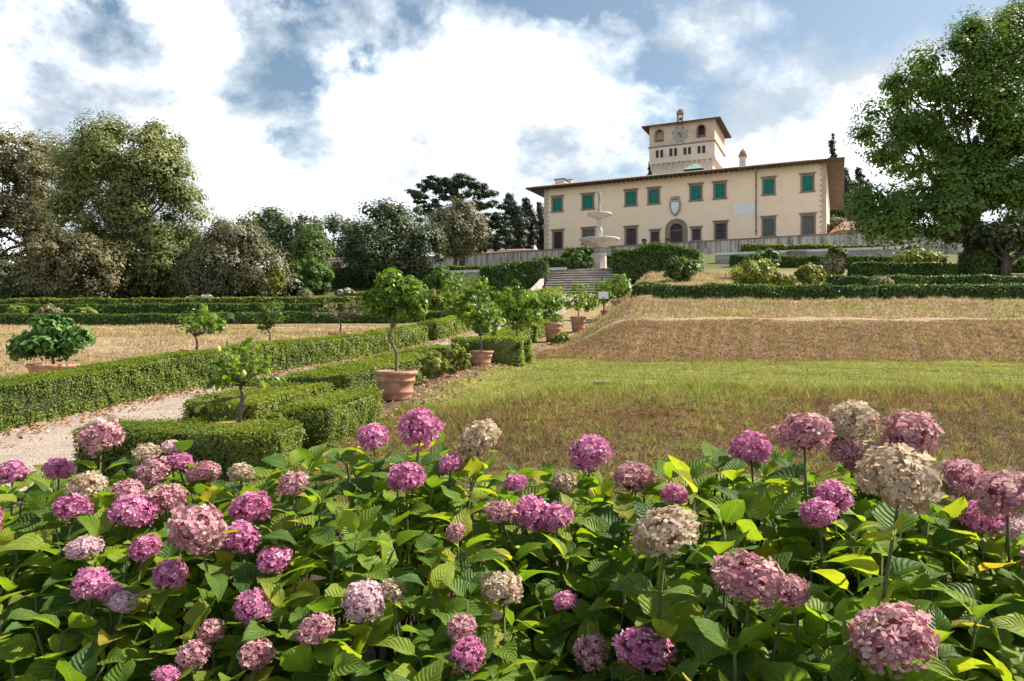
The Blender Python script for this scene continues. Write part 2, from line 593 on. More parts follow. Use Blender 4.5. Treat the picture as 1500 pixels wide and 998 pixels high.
def cover(x, y, jit=0.0):
    """Ground cover colour (what grows there; bed soil has shade painted in)."""
    x = np.asarray(x, float)
    y = np.asarray(y, float)
    v = to_v(x, y)
    yj = y + (.35 * np.sin(x * .8) + .25 * np.sin(x * 2.3 + 1)) * np.clip((20.5 - y) / 6, .25, 1) + jit
    n = .5 + .5 * np.sin(x * 1.3 + 1.7 * np.sin(y * .7)) * np.sin(y * 1.1 + 1.3 * np.sin(x * .9))

    def seq(t, stops):
        ks = np.array([s[0] for s in stops])
        cs = np.array([s[1] for s in stops])
        return np.stack([np.interp(t, ks, cs[:, i]) for i in range(3)], -1)
    right = seq(yj, [(4.6, C_BED_SHADE), (5.4, C_BANK), (8.2, C_BANK), (8.9, .5 * C_BANK + .5 * C_RUST), (9.6, .5 * C_RUST + .5 * C_LAWN), (10.3, C_LAWN), (19.4, C_LAWN * 1.05),
                     (20.1, C_BROWN), (22.4, C_BROWN), (22.8, .6 * C_PALE + .4 * C_BROWN), (23.5, C_PALE), (24.0, C_STRAW), (26.3, .8 * C_STRAW), (26.8, C_PALE), (29, C_PALE), (33, C_STRAW), (62, C_STRAW), (75, C_FAR), (100, C_FAR)])
    left = seq(yj, [(6, C_SOIL), (12, C_PALE), (14.5, C_STRAW), (18, .7 * C_STRAW + .3 * C_BROWN), (20, C_PALE * .95), (24, C_STRAW), (28, .75 * C_STRAW + .25 * C_LAWN), (30, C_PALE), (34, C_PALE), (36, C_STRAW), (38.5, C_FAR), (60, C_FAR * .7), (100, C_FAR)])
    strip = seq(y, [(0, C_BED_SHADE), (4.6, C_BED_SHADE), (5.6, C_SOIL), (15, C_SOIL * 1.2), (24, C_STRAW * .8), (40, C_STRAW), (80, C_FAR)])
    g_ = sstep(.55, .95, n)[..., None] * np.where((y > 23.5) & (y < 28), .55, .0)[..., None]
    right = right * (1 - g_) + C_LAWN * g_
    tr = sstep(-4.05, -3.45, v + .12 * np.sin(y * 2.1) + .08 * np.sin(y * 5.3))[..., None]
    tl = sstep(-9.1, -9.9, v)[..., None]
    c = strip * (1 - tr - tl) + right * tr + left * tl
    return c


def grid_mesh(name, vs, ys, mat, dz=0.0, col=True, drop=None):
    VV, YY = np.meshgrid(vs, ys)
    X = to_xy(VV, YY)
    Z = ground(X, YY) + dz
    if drop is not None:
        Z = Z - drop(VV)
    V = np.stack([X, YY, Z], -1).reshape(-1, 3)
    nv, ny = len(vs), len(ys)
    i = np.arange(nv * ny).reshape(ny, nv)
    F = np.stack([i[:-1, :-1], i[:-1, 1:], i[1:, 1:], i[1:, :-1]], -1).reshape(-1, 4)
    c = cover(V[:, 0], V[:, 1]) if col else None
    return mesh_np(name, V, F, mat, col=c, smooth=True)


ys = np.concatenate([np.arange(-60, 4, 4), np.arange(4, 32, .16), np.arange(32, 70, .5), np.arange(70, 170, 3), np.geomspace(170, 4500, 22)])
vs = np.unique(np.round(np.concatenate([-np.geomspace(14, 3000, 34)[::-1], np.arange(-14, V_LH, .25), [V_LH], np.linspace(V_LH, V_PR, 9), np.arange(V_PR, 16, .25), np.geomspace(16, 3000, 40)]), 4))
g_me = grid_mesh('ground', vs, ys, M['ground'], drop=lambda v: .05 * ((v > V_LH + .01) & (v < V_PR - .01)))
tag(link('ground', g_me), 'sloping garden ground with grass banks and dry turf terraces', 'ground', kind='structure')
p_me = grid_mesh('gravel_path', np.linspace(V_LH - .04, V_PR + .04, 12), np.concatenate([np.arange(4, 32, .16), np.arange(32, 60.8, .5)]), M['gravel'], dz=.012, col=False)
tag(link('gravel_path', p_me), 'pale gravel path climbing between clipped hedges to the stairs', 'path', kind='structure')


# ------------------------------------------------------------------ scattered leaves and blades
def leaf_quads(C, N, S, r, asp=.55, fold=.18, up=None):
    """Folded rhombus leaves: centres C, normals N, lengths S."""
    n = len(C)
    N = N / (np.linalg.norm(N, axis=1, keepdims=True) + 1e-9)
    T = r.normal(size=(n, 3)) if up is None else up + .5 * r.normal(size=(n, 3))
    T -= N * (T * N).sum(1, keepdims=True)
    T /= np.linalg.norm(T, axis=1, keepdims=True) + 1e-9
    B = np.cross(N, T)
    S = S[:, None]
    a = C - T * S * .5
    b = C + B * S * asp * .5 + N * S * fold - T * S * .05
    c = C + T * S * .5
    d = C - B * S * asp * .5 + N * S * fold - T * S * .05
    V = np.stack([a, b, c, d], 1).reshape(-1, 3)
    F = np.arange(4 * n).reshape(-1, 4)
    return V, F


def unit(r, n):
    d = r.normal(size=(n, 3))
    return d / np.linalg.norm(d, axis=1, keepdims=True)


def crown_mesh(name, lobes, mat, n_clump, clump_r, per, leaf_s, seed, shell=.55, flat=1.0, updir=False, outw=1.0, asp=.7, keep_up=.55, leafvar=.13, wpow=.7):
    """Foliage as leaf clumps spread through ellipsoidal lobes (cx,cy,cz,rx,ry,rz)."""
    r = np.random.default_rng(seed)
    L = np.array(lobes, float)
    w = (L[:, 3] * L[:, 4] * L[:, 5]) ** wpow
    k = r.choice(len(L), n_clump, p=w / w.sum())
    d = unit(r, n_clump)
    rad = shell + (1 - shell) * r.random(n_clump) ** .6
    cc = L[k, :3] + d * L[k, 3:6] * rad[:, None]
    cr = clump_r * (.55 + .9 * r.random(n_clump))
    j = np.repeat(np.arange(n_clump), per)
    n = len(j)
    e = unit(r, n)
    e[:, 2] = np.where((e[:, 2] < 0) & (r.random(n) < keep_up), -e[:, 2], e[:, 2])
    inner = r.random(n) < .22
    q = np.where(inner, .15 + .5 * r.random(n), .70 + .34 * r.random(n))[:, None]
    off = e * cr[j][:, None] * q
    off[:, 2] *= flat
    C = cc[j] + off
    N = outw * e + np.array([0, 0, .30]) + .30 * unit(r, n) + .30 * d[j]
    S = leaf_s * (.75 + .7 * r.random(n)) * np.where(inner, 1.9, 1.0)
    V, F = leaf_quads(C, N, S, r, asp, .07, up=np.array([0, 0, 1.]) if updir else None)
    cl = r.random(n_clump)
    rv = np.clip(leafvar * r.normal(size=n) + .22 + .5 * cl[j], 0, 1)
    return mesh_np(name, V, F, mat, rnd=np.repeat(rv, 4)), cc


def limb_mesh(name, base, top, r0, targets, mat, seed=1, bend=.3):
    """Tapered trunk with limbs that reach into the crown."""
    r = np.random.default_rng(seed)
    base, top = np.array(base, float), np.array(top, float)
    h = np.linalg.norm(top - base)
    m = MB()
    t = np.linspace(0, 1, 9)
    w = np.cumsum(r.normal(size=(9, 2)) * bend * .06 * h, 0)
    w -= np.outer(t, w[-1])
    pts = base + np.outer(t, top - base)
    pts[:, :2] += w
    rad = r0 * (1.0 - .72 * t)
    rad[0] *= 1.35
    m.tube(pts, rad, 9)
    for q in targets:
        q = np.array(q, float)
        f = float(np.clip(.35 + .5 * r.random(), 0, .9))
        p0 = np.array([np.interp(f, t, pts[:, i]) for i in range(3)])
        mid = p0 * .5 + q * .5 + r.normal(size=3) * .05 * h
        mid[2] -= .04 * h
        rr = r0 * (1 - .72 * f) * .5
        m.tube([p0, p0 * .7 + mid * .3, mid, mid * .4 + q * .6, q], [rr, rr * .8, rr * .6, rr * .4, rr * .15], 6)
    return m


def tree(name, label, cat, group, lobes, mat, bark, base, top, r0, seed, n_clump, clump_r, per, leaf_s, nl=9, **kw):
    base = np.array(base, float)
    root = empty(name, base)
    L = [(l[0] - base[0], l[1] - base[1], l[2] - base[2], l[3], l[4], l[5]) for l in lobes]
    me, cc = crown_mesh('crown', L, mat, n_clump, clump_r, per, leaf_s, seed, **kw)
    r = np.random.default_rng(seed + 7)
    tg = cc[r.choice(len(cc), min(nl, len(cc)), replace=False)]
    limb_mesh('trunk', (0, 0, -.3), np.array(top, float) - base, r0, tg, bark, seed).build('trunk', bark, root, True)
    link('crown', me, root)
    tag(root, label, cat, group)
    return root


# ------------------------------------------------------------------ hedges
_wr = np.random.default_rng(9)
WAVES = [(*(_wr.normal(size=3) * f_), _wr.random() * 6.28, .05 / f_ ** .8) for f_ in (4, 5, 7, 9, 12, 15, 19, 24)]


def hedge(label, a, b, width, h, mat='hedge', group=None, name='hedge', round_top=.0, ground_z=True, dens=1.35, htop=None, seed=0, smin=.027, sprig=.03, cat='hedge'):
    """Clipped hedge along a->b (xy of its centre line) that follows the ground; htop overrides the top height profile."""
    a, b = np.array(a[:2], float), np.array(b[:2], float)
    L = np.linalg.norm(b - a)
    t = (b - a) / L
    nrm = np.array([t[1], -t[0]])
    r = np.random.default_rng(seed + int(abs(a[0] * 97 + a[1] * 31) * 10) % 99991)
    org = np.array([(a[0] + b[0]) / 2, (a[1] + b[1]) / 2, gz((a[0] + b[0]) / 2, (a[1] + b[1]) / 2)])

    def pos(s, q, k):
        """s along 0..L, q across -1..1, k height 0..1 -> world"""
        xy = a + np.outer(s, t) + np.outer(q * width / 2, nrm)
        cxy = a + np.outer(s, t)
        z0 = ground(cxy[:, 0], cxy[:, 1]) - .02
        hh = h if htop is None else np.interp(s / L, htop[0], htop[1])
        wob = .02 * h * np.sin(s * 1.1 / max(h, .5) + 1) + .012 * h * np.sin(s * 2.7 / max(h, .5))
        return np.column_stack([xy, z0 + k * (hh + wob) + 0.0])
    # core
    ns = max(2, int(L / .8) + 1)
    S = np.linspace(.03, L - .03, ns)
    rings = [(-.93, 0), (-.93, .95), (.93, .95), (.93, 0)]
    Vc = np.concatenate([pos(S, np.full(ns, q), np.full(ns, k)) for q, k in rings])
    Fc = []
    for i in range(ns - 1):
        for p in range(3):
            Fc.append((p * ns + i, (p + 1) * ns + i, (p + 1) * ns + i + 1, p * ns + i + 1))
    Fc += [(0, ns, 2 * ns, 3 * ns)[::-1], (ns - 1, 2 * ns - 1, 3 * ns - 1, 4 * ns - 1)]
    # leaves
    Ps, Ns, Ss = [], [], []
    seg = 1.0
    for i in range(int(math.ceil(L / seg))):
        s0, s1 = i * seg, min(L, (i + 1) * seg)
        mid = a + t * (s0 + s1) / 2
        D = max(2.0, np.hypot(mid[0] * .6, mid[1]))
        sl = max(smin, D * .0030)
        hh = h if htop is None else float(np.interp((s0 + s1) / 2 / L, htop[0], htop[1]))
        faces = [('top', (s1 - s0) * width), ('f', (s1 - s0) * hh), ('b', (s1 - s0) * hh)]
        if i == 0:
            faces.append(('e0', width * hh))
        if s1 >= L - 1e-6:
            faces.append(('e1', width * hh))
        for fc, ar in faces:
            n = int(ar * dens / (.275 * sl * sl))
            if fc == 'b' and D > 30:
                n = n // 3
            u, w_ = r.random(n), r.random(n)
            if fc == 'top':
                s, q, k = s0 + u * (s1 - s0), w_ * 2 - 1, np.ones(n)
                nn = np.tile([0, 0, 1.], (n, 1))
            elif fc in 'fb':
                sg = 1 if fc == 'f' else -1
                s, q, k = s0 + u * (s1 - s0), np.full(n, float(sg)), w_
                nn = np.tile([nrm[0] * sg, nrm[1] * sg, .25], (n, 1))
            else:
                s, q, k = np.full(n, 0. if fc == 'e0' else L), u * 2 - 1, w_
                sg = -1 if fc == 'e0' else 1
                nn = np.tile([t[0] * sg, t[1] * sg, .25], (n, 1))
            p = pos(s, q, k)
            lump = np.zeros(n)
            for (kx, ky, kz, ph_, am_) in WAVES:
                lump += am_ * np.sin(p[:, 0] * kx + p[:, 1] * ky + p[:, 2] * kz + ph_)
            dsp = lump + r.normal(size=n) * .016 + np.where(r.random(n) < sprig, r.random(n) * .09, 0)
            if round_top:
                edge = np.maximum(np.abs(q) - (1 - round_top), 0) / round_top
                if fc == 'top':
                    p[:, 2] -= edge ** 2 * round_top * width * .35
            p += nn * (dsp * min(1.6, .55 + hh))[:, None]
            Ps.append(p)
            Ns.append(nn + .75 * unit(r, n) + np.array([0, 0, .2]))
            Ss.append(sl * (.7 + .6 * r.random(n)))
    Pp, Nn, Sn = np.concatenate(Ps), np.concatenate(Ns), np.concatenate(Ss)
    V, F = leaf_quads(Pp, Nn, Sn, r, .6)
    patch = .5 + .5 * np.sin(Pp[:, 0] * 1.1 + Pp[:, 1] * .7 + 2 * np.sin(Pp[:, 1] * .9)) * np.sin(Pp[:, 1] * 1.3 + 1.5 * np.sin(Pp[:, 0] * 1.7 + Pp[:, 2] * 3))
    rv = np.clip(.20 + .38 * patch + .2 * r.normal(size=len(Pp)), 0, 1)
    nV = len(V)
    Vall = np.concatenate([V, Vc]) - org
    Fc = np.array(Fc) + nV
    me = mesh_np(name, Vall, [F, Fc], [M[mat], M['hedge_core']], rnd=np.concatenate([np.repeat(rv, 4), np.zeros(len(Vc))]),
                 mi=np.concatenate([np.zeros(len(F)), np.ones(len(Fc))]))
    o = link(name, me, None, org)
    tag(o, label, cat, group)
    return o


def vy(v, y):
    return (to_xy(v, y), y)


GH = 'clipped box hedges of the lower garden'
hedge('long low box hedge along the dry-turf side of the gravel path', vy(V_LH - .40, 5.5), vy(V_LH - .40, 25.6), .80, .61, group=GH, seed=1)
hedge('box hedge length beyond the dark gap on the dry-turf side of the path', vy(V_LH - .40, 26.6), vy(V_LH - .40, 39), .80, .64, group=GH, seed=2)
hedge('box hedge length running up to the stone stairs on the dry-turf side of the path', vy(V_LH - .40, 40), vy(V_LH - .40, 58), .80, .7, group=GH, seed=3)
# right of the path: a path-side length and blocks that close off the pot bays
hedge('low box hedge along the grass-bank side of the gravel path', vy(-5.28, 8.6), vy(-5.28, 17.6), .95, .50, group=GH, seed=4)
hedge('low front block of box hedge facing the hydrangea bed, beside the path mouth', vy(-5.82, 7.45), vy(-3.85, 7.45), .75, .46, group=GH, seed=5, smin=.024)
hedge('inner box hedge behind the lemon tree, running to the twisted-trunk pot', vy(-4.10, 8.15), vy(-4.10, 9.65), .62, .50, group=GH, seed=6)
hedge('box hedge block behind the second terracotta pot', vy(-4.80, 17.1), vy(-3.45, 17.1), .9, .62, group=GH, seed=7)
hedge('box hedge block on the far side of the bushy potted citrus', vy(-5.5, 18.6), vy(-3.55, 18.6), .8, .62, group=GH, seed=8)
hedge('box hedge along the path beyond the bushy potted citrus', vy(-5.28, 19.4), vy(-5.28, 33), .95, .55, group=GH, seed=9)
# upper right terrace rows
GR = 'hedge rows on the upper terraces'
hedge('long dark hedge row on top of the grass banks, ending at the stairs slope', (5.6, 28.1), (14.1, 28.1), .9, .54, 'hedge_dark', GR, seed=10, sprig=.05)
hedge('long dark hedge row on top of the grass banks, at the big tree end', (14.3, 28.2), (20.1, 28.0), .9, .54, 'hedge_dark', GR, seed=11, sprig=.05)
hedge('short end piece of the hedge row beyond the narrow gap under the big tree', (20.5, 28.1), (27, 28.1), .9, .54, 'hedge_dark', GR, seed=12)
hedge('second hedge row behind the front bank hedge, below the big tree', (15.6, 35.5), (30, 35.0), .9, .55, 'hedge_dark', GR, seed=13)
hedge('thin hedge row along the tan path strip under the villa terrace', (24.3, 51), (34, 50), .9, .75, 'hedge_dark', GR, seed=14)
hedge('short dark clipped block hedge standing behind the big tree trunk', (27.2, 43), (29.2, 43), 1.5, 1.5, 'hedge_dark', GR, seed=15)
hedge('bright green hedge strip at the foot of the terrace wall', (29.5, 92), (50, 88), 1.6, 1.5, 'hedge', GR, seed=16)
hedge('dark low hedge behind the white flowers on the upper terrace', (20.5, 43.5), (26.5, 43), .9, .6, 'hedge_dark', GR, seed=17)
hedge('low dark hedge piece beside the potted citrus at the stairs slope', (5.3, 31.5), (6.7, 31.3), .7, .45, 'hedge_dark', GR, seed=18)
hedge('low hedge line below the white parapet on the upper terrace', (23.2, 76), (44, 73), 1.2, 1.15, 'hedge_dark', GR, seed=19)
# tall clipped hedges framing the fountain
GT = 'tall clipped hedges framing the fountain'
hedge('tall dark clipped hedge standing just past the fountain, rounded at its end', (9.6, 66.0), (16.6, 63.0), 2.6, 2.5, 'hedge_dark', GT, round_top=.35, seed=20, htop=([0, .2, .7, 1], [2.75, 2.75, 2.6, 2.0]))
hedge('tall dark clipped hedge with stepped sloping top before the pale low wall', (-2.65, 64), (2.95, 65.5), 2.2, 2.5, 'hedge_dark', GT, seed=21, htop=([0, 1], [2.5, 3.25]))
hedge('dark hedge mass behind the fountain bowls', (2.5, 84), (10.5, 84), 2.0, 2.7, 'hedge_dark', GT, round_top=.3, seed=22)
# left terrace rows
hedge('dark hedge row above the straw bank, below the oaks', (-30, 36), (-14.5, 37), .9, .5, 'hedge_dark', GR, seed=23, sprig=.05)
hedge('hedge row above the straw bank, from the grass clump to the citrus shrubs', (-14.2, 37), (-2.5, 38.5), .9, .52, 'hedge_dark', GR, seed=24, sprig=.05)
hedge('second hedge row behind the straw bank, under the grey-green tree', (-34, 42.5), (-4, 45), .9, .6, 'hedge_dark', GR, seed=25)
hedge('third hedge row beneath the large holm oak', (-36, 47), (-9, 50.5), .9, .7, 'hedge', GR, seed=26)
hedge('bright low hedge behind the flowering beds beside the grey-green tree', (-12, 55), (-1, 57), 1.0, .8, 'hedge', GR, seed=27)
hedge('dark hedge wall below the small pale outbuilding', (-19.5, 76), (-7, 78), 2.0, 1.9, 'hedge_dark', GR, seed=28)
hedge('clipped green hedge at the foot of the terrace wall beyond the cedar', (-9, 95), (0, 93), 1.5, 1.6, 'hedge', GR, seed=29)


# ------------------------------------------------------------------ grass and litter
def patch(x, y):
    return .5 + .5 * np.sin(x * 2.1 + 1.9 * np.sin(y * 1.3)) * np.sin(y * 2.7 + 1.5 * np.sin(x * 1.7))


def blades(name, label, n, xr, yr, hmin, hmax, wid, seed, keep, green, tf=1.6, cat='grass'):
    r = np.random.default_rng(seed)
    y = yr[0] + (yr[1] - yr[0]) * r.random(n) ** 1.15
    x = xr[0] * y / yr[0] + (xr[1] - xr[0]) * y / yr[0] * r.random(n) if xr[2] else xr[0] + (xr[1] - xr[0]) * r.random(n)
    ok = keep(x, y)
    x, y = x[ok], y[ok]
    n = len(x)
    z = ground(x, y) - .006
    tuft = np.zeros(n)
    for (kx, ky, _kz, ph_, am_) in WAVES:
        tuft += np.sin(tf * x * kx + tf * y * ky + ph_)
    tuft = np.clip(.5 + tuft / 5.0, 0, 1)
    h = (hmin + (hmax - hmin) * r.random(n) ** 1.6) * (.35 + 1.2 * tuft)
    az = r.random(n) * 2 * np.pi
    lean = .25 + .8 * r.random(n)
    w = wid * (.6 + .8 * r.random(n)) * (.6 + y / 20)
    b = np.stack([x, y, z], -1)
    fa = r.random(n) * np.pi
    side = np.stack([np.cos(fa), np.sin(fa), np.zeros(n)], -1) * w[:, None]
    tip = b + np.stack([np.cos(az) * lean * h, np.sin(az) * lean * h, h], -1)
    V = np.stack([b - side, b + side, tip], 1).reshape(-1, 3)
    base = cover(x, y, .25 * r.normal(size=n))
    gsel = r.random(n)[:, None]
    g2 = np.array([.235, .262, .050]) * (.7 + .7 * r.random(n)[:, None])
    br = np.array([.23, .135, .065]) * (.6 + .9 * r.random(n)[:, None])
    gm = green(x, y)[:, None]
    rp_ = sstep(.5, .85, patch(x * 1.7 + 4, y * 2.2 + 1))[:, None] * ((y > 7.2) & (y < 10.2))[:, None]
    br = br * (1 - rp_) + np.array([.26, .115, .040]) * (.5 + r.random(n)[:, None]) * rp_
    c = np.where(gsel < gm, g2, np.where(gsel < gm + .25, br, base * (.65 + .8 * r.random(n)[:, None])))
    c = c * (.5 + 1.0 * tuft[:, None])
    F = np.arange(3 * n).reshape(-1, 3)
    me = mesh_np(name, V, F, M['grass'], col=np.repeat(c, 3, 0))
    return tag(link(name, me), label, cat, kind='stuff')


def keep_mound(x, y):
    return to_v(x, y) > -3.85


blades('bank_grass', 'patchy brown and green grass on the lowest bank behind the hydrangeas', 210000, (-3.5, 12, False), (5.6, 10.6), .025, .115, .0042, 31, keep_mound,
       lambda x, y: np.clip(.05 + .30 * patch(x, y) + .42 * sstep(.45, .8, patch(x * 2.6 + 1, y * 2.9)) + .5 * sstep(9.0, 10.2, y + .3 * np.sin(x)), 0, .9), tf=3.2)
blades('lawn_grass', 'short green lawn grass on the flat lowest terrace', 190000, (-2.5, 20, False), (10.0, 20.2), .02, .055, .0048, 32, keep_mound,
       lambda x, y: np.clip(.45 + .35 * patch(x * .6, y * .6), 0, .8))
blades('dry_bank_grass', 'brown dried grass tufts on the second bank', 90000, (-1, 24, False), (19.8, 22.9), .03, .10, .006, 33, keep_mound,
       lambda x, y: .10 + .18 * patch(x, y), tf=2.2)
blades('upper_bank_grass', 'straw and green grass on the top bank below the hedge row', 60000, (0, 28, False), (23.7, 29.5), .03, .13, .006, 34, keep_mound,
       lambda x, y: np.clip(.1 + .5 * sstep(.55, .9, patch(x * .5, y * .5)), 0, .7))
blades('straw_grass', 'straw-coloured dry grass on the terraces beyond the long path hedge', 110000, (-30, -3, False), (11.5, 36), .03, .12, .006, 35, lambda x, y: to_v(x, y) < -9.6,
       lambda x, y: .08 + .16 * patch(x * .5, y * .5))
blades('dry_slope_grass', 'dry grass on the slope beside the stone stairs', 26000, (1, 14, False), (28, 63), .04, .2, .008, 36, lambda x, y: (to_v(x, y) > -3.8) & (to_v(x, y) < 4), lambda x, y: .15 + .1 * patch(x, y))


def litter(name, label, pts, size, seed, cols):
    r = np.random.default_rng(seed)
    x, y = pts[:, 0], pts[:, 1]
    n = len(x)
    C = np.stack([x, y, ground(x, y) + .022 + .012 * r.random(n)], -1)
    N = np.array([0, 0, 1.]) + .55 * r.normal(size=(n, 3))
    V, F = leaf_quads(C, N, size * (.6 + .8 * r.random(n)), r, .6, .2)
    c = np.array(cols)[r.integers(0, len(cols), n)] * (.7 + .6 * r.random(n)[:, None])
    me = mesh_np(name, V, F, M['grass'], col=np.repeat(c, 4, 0))
    return tag(link(name, me), label, 'fallen leaves', kind='stuff')


LC = [(.42, .24, .12), (.32, .17, .09), (.50, .36, .22), (.22, .12, .07), (.46, .30, .2)]
r_ = np.random.default_rng(3)
yl = 6 + 34 * r_.random(3600) ** 1.3
vl = V_LH + np.abs(r_.normal(size=3600)) * .30 + .02
yr_ = 7 + 30 * r_.random(900)
vr_ = V_PR - np.abs(r_.normal(size=900)) * .22 - .02
litter('fallen_leaves', 'brown fallen leaves along the gravel path edges', np.concatenate([np.stack([to_xy(vl, yl), yl], -1), np.stack([to_xy(vr_, yr_), yr_], -1)]), .065, 4, LC)
ys_ = 7.8 + 18 * r_.random(1500) ** 1.4
vs_ = V_STRIP - .1 + r_.normal(size=1500) * .33
xx = np.concatenate([to_xy(vs_, ys_), -1 + 18 * r_.random(130)])
yy_ = np.concatenate([ys_, 10 + 10 * r_.random(130)])
litter('scattered_leaves', 'dry brown leaves scattered on the lawn and round the pots', np.stack([xx, yy_], -1), .075, 5, LC)

# ------------------------------------------------------------------ villa
EZ = EYE
VA = np.array([47.5 / FPX * 135, 135.0])
VT = np.array([.9085, -.4178])
VT = VT / np.linalg.norm(VT)
VB = EZ + 133 / FPX * 135          # wall foot as seen
VL = 48.6
VRZ = math.atan2(VT[1], VT[0])


def fac(px, py):
    dx = (px - 750) / FPX
    s = (VA[1] * dx - VA[0]) / (VT[0] - VT[1] * dx)
    D = VA[1] + s * VT[1]
    return s, D * (499 - py) / FPX + EZ - VB


def zf(x, y):
    return fac(760 + x / 3.0, 150 + y / 3.0)


villa = empty('villa', (VA[0], VA[1], VB), VRZ)
tag(villa, 'cream plastered villa with green shutters, wide tiled eaves and a clock tower', 'villa')
UP = [(150, 188, 410, 475), (283, 325, 400, 467), (472, 514, 388, 455), (573, 614, 380, 447), (757, 800, 363, 436), (862, 905, 357, 427), (1077, 1120, 338, 412), (1247, 1291, 327, 400)]
LO = [(153, 190, 570, 643, 'w'), (283, 330, 560, 620, 'g'), (472, 515, 555, 625, 'w'), (582, 615, 570, 613, 'd'), (763, 797, 558, 605, 'd'), (865, 910, 533, 602, 'w'), (1075, 1122, 513, 588, 'g'), (1247, 1297, 500, 580, 'g')]
EAVE = 11.0
holes, wins = [], []
for x0, x1, y0, y1 in UP:
    s0, h1 = zf(x0, (y0))
    s1, _ = zf(x1, y0)
    sm = zf((x0 + x1) / 2, (y0 + y1) / 2)
    top, bot = zf((x0 + x1) / 2, y0)[1], zf((x0 + x1) / 2, y1)[1]
    wins.append((s0, s1, 7.05, 9.45, 'u'))
for x0, x1, y0, y1, k in LO:
    s0, s1 = zf(x0, y0)[0], zf(x1, y0)[0]
    top, bot = zf((x0 + x1) / 2, y0)[1], zf((x0 + x1) / 2, y1)[1]
    wins.append((s0, s1, max(bot, .05), top, k))
ds0, ds1 = zf(665, 600)[0], zf(720, 600)[0]
dtop = zf(692, 533)[1]
holes = [(w[0], w[1], w[2], w[3]) for w in wins] + [(ds0, ds1, -1.2, dtop)]
# front wall with real openings
xs = sorted(set([0.0, VL] + [h[0] for h in holes] + [h[1] for h in holes]))
zs = sorted(set([-1.2, EAVE + .5] + [h[2] for h in holes] + [h[3] for h in holes]))
wb = MB()
for i in range(len(xs) - 1):
    for j in range(len(zs) - 1):
        cx, cz = (xs[i] + xs[i + 1]) / 2, (zs[j] + zs[j + 1]) / 2
        if any(h[0] < cx < h[1] and h[2] < cz < h[3] for h in holes):
            continue
        wb.add([(xs[i], 0, zs[j]), (xs[i + 1], 0, zs[j]), (xs[i + 1], 0, zs[j + 1]), (xs[i], 0, zs[j + 1])], [(0, 1, 2, 3)])
for s0, s1, z0, z1 in holes:
    wb.add([(s0, 0, z0), (s0, .5, z0), (s0, .5, z1), (s0, 0, z1)], [(0, 1, 2, 3)])
    wb.add([(s1, 0, z0), (s1, .5, z0), (s1, .5, z1), (s1, 0, z1)], [(3, 2, 1, 0)])
    wb.add([(s0, 0, z1), (s0, .5, z1), (s1, .5, z1), (s1, 0, z1)], [(0, 1, 2, 3)])
    wb.add([(s0, 0, z0), (s0, .5, z0), (s1, .5, z0), (s1, 0, z0)], [(3, 2, 1, 0)])
VD = 42.0
wb.add([(0, 0, -1.2), (0, VD, -1.2), (0, VD, EAVE + .5), (0, 0, EAVE + .5)], [(0, 1, 2, 3)])
wb.add([(VL, 0, -1.2), (VL, VD, -1.2), (VL, VD, EAVE + .5), (VL, 0, EAVE + .5)], [(3, 2, 1, 0)])
wb.add([(0, VD, -1.2), (VL, VD, -1.2), (VL, VD, EAVE + .5), (0, VD, EAVE + .5)], [(3, 2, 1, 0)])
wb.build('wall', M['plaster'], villa)


def shutter_leaf(parent, x0, x1, z0, z1, mat, y=.10):
    m = MB()
    w = .09
    m.box(x0, x0 + w, y, y + .06, z0, z1).box(x1 - w, x1, y, y + .06, z0, z1)
    for zc in (z0, (z0 + z1) / 2 - w / 2, z1 - w):
        m.box(x0 + w, x1 - w, y + .003, y + .057, zc, zc + w)
    n = 9
    for half in (0, 1):
        a_, b_ = (z0 + w, (z0 + z1) / 2 - w / 2) if half == 0 else ((z0 + z1) / 2 + w / 2, z1 - w)
        for k in range(n):
            zz_ = a_ + (b_ - a_) * (k + .5) / n
            hh = (b_ - a_) / n * .55
            m.add([(x0 + w, y + .01, zz_ - hh), (x1 - w, y + .01, zz_ - hh), (x1 - w, y + .05, zz_ + hh), (x0 + w, y + .05, zz_ + hh)], [(0, 1, 2, 3)])
    return m.build('shutter', mat, parent)


for (s0, s1, z0, z1, k) in wins:
    fw = .30 if k != 'd' else .22
    m = MB()                                        # stone surround
    m.box(s0 - fw, s0, -.10, .12, z0 - .02, z1).box(s1, s1 + fw, -.10, .12, z0 - .02, z1)
    m.box(s0 - fw - .02, s1 + fw + .02, -.12, .12, z1, z1 + .34)
    m.box(s0 - fw - .22, s1 + fw + .22, -.30, .0, z1 + .343, z1 + .52)
    win = m.build('window', M['brownstone'], villa)
    MB().box(s0 - fw - .14, s1 + fw + .14, -.24, .10, z0 - .24, z0 - .023).build('sill', M['brownstone'], win)
    mid = (s0 + s1) / 2
    if k == 'u' or k == 'g':
        sm = M['shutter'] if k == 'u' else M['shutter_grey']
        shutter_leaf(win, s0 + .02, mid - .015, z0 + .02, z1 - .02, sm)
        shutter_leaf(win, mid + .015, s1 - .02, z0 + .02, z1 - .02, sm)
        MB().box(s0, s1, .30, .34, z0, z1).build('backing', M['dark_wood'], win)
    else:
        MB().box(s0, s1, .34, .36, z0, z1).build('pane', M['glass'], win)
        m = MB()
        m.box(s0, s0 + .1, .24, .32, z0, z1).box(s1 - .1, s1, .24, .32, z0, z1).box(s0 + .1, s1 - .1, .24, .32, z1 - .1, z1).box(s0 + .1, s1 - .1, .24, .32, z0, z0 + .1)
        m.box(mid - .05, mid + .05, .243, .317, z0 + .1, z1 - .1)
        m.box(s0 + .1, mid - .05, .25, .31, (z0 + z1) / 2, (z0 + z1) / 2 + .08).box(mid + .05, s1 - .1, .25, .31, (z0 + z1) / 2, (z0 + z1) / 2 + .08)
        m.build('casement', M['dark_wood'], win)
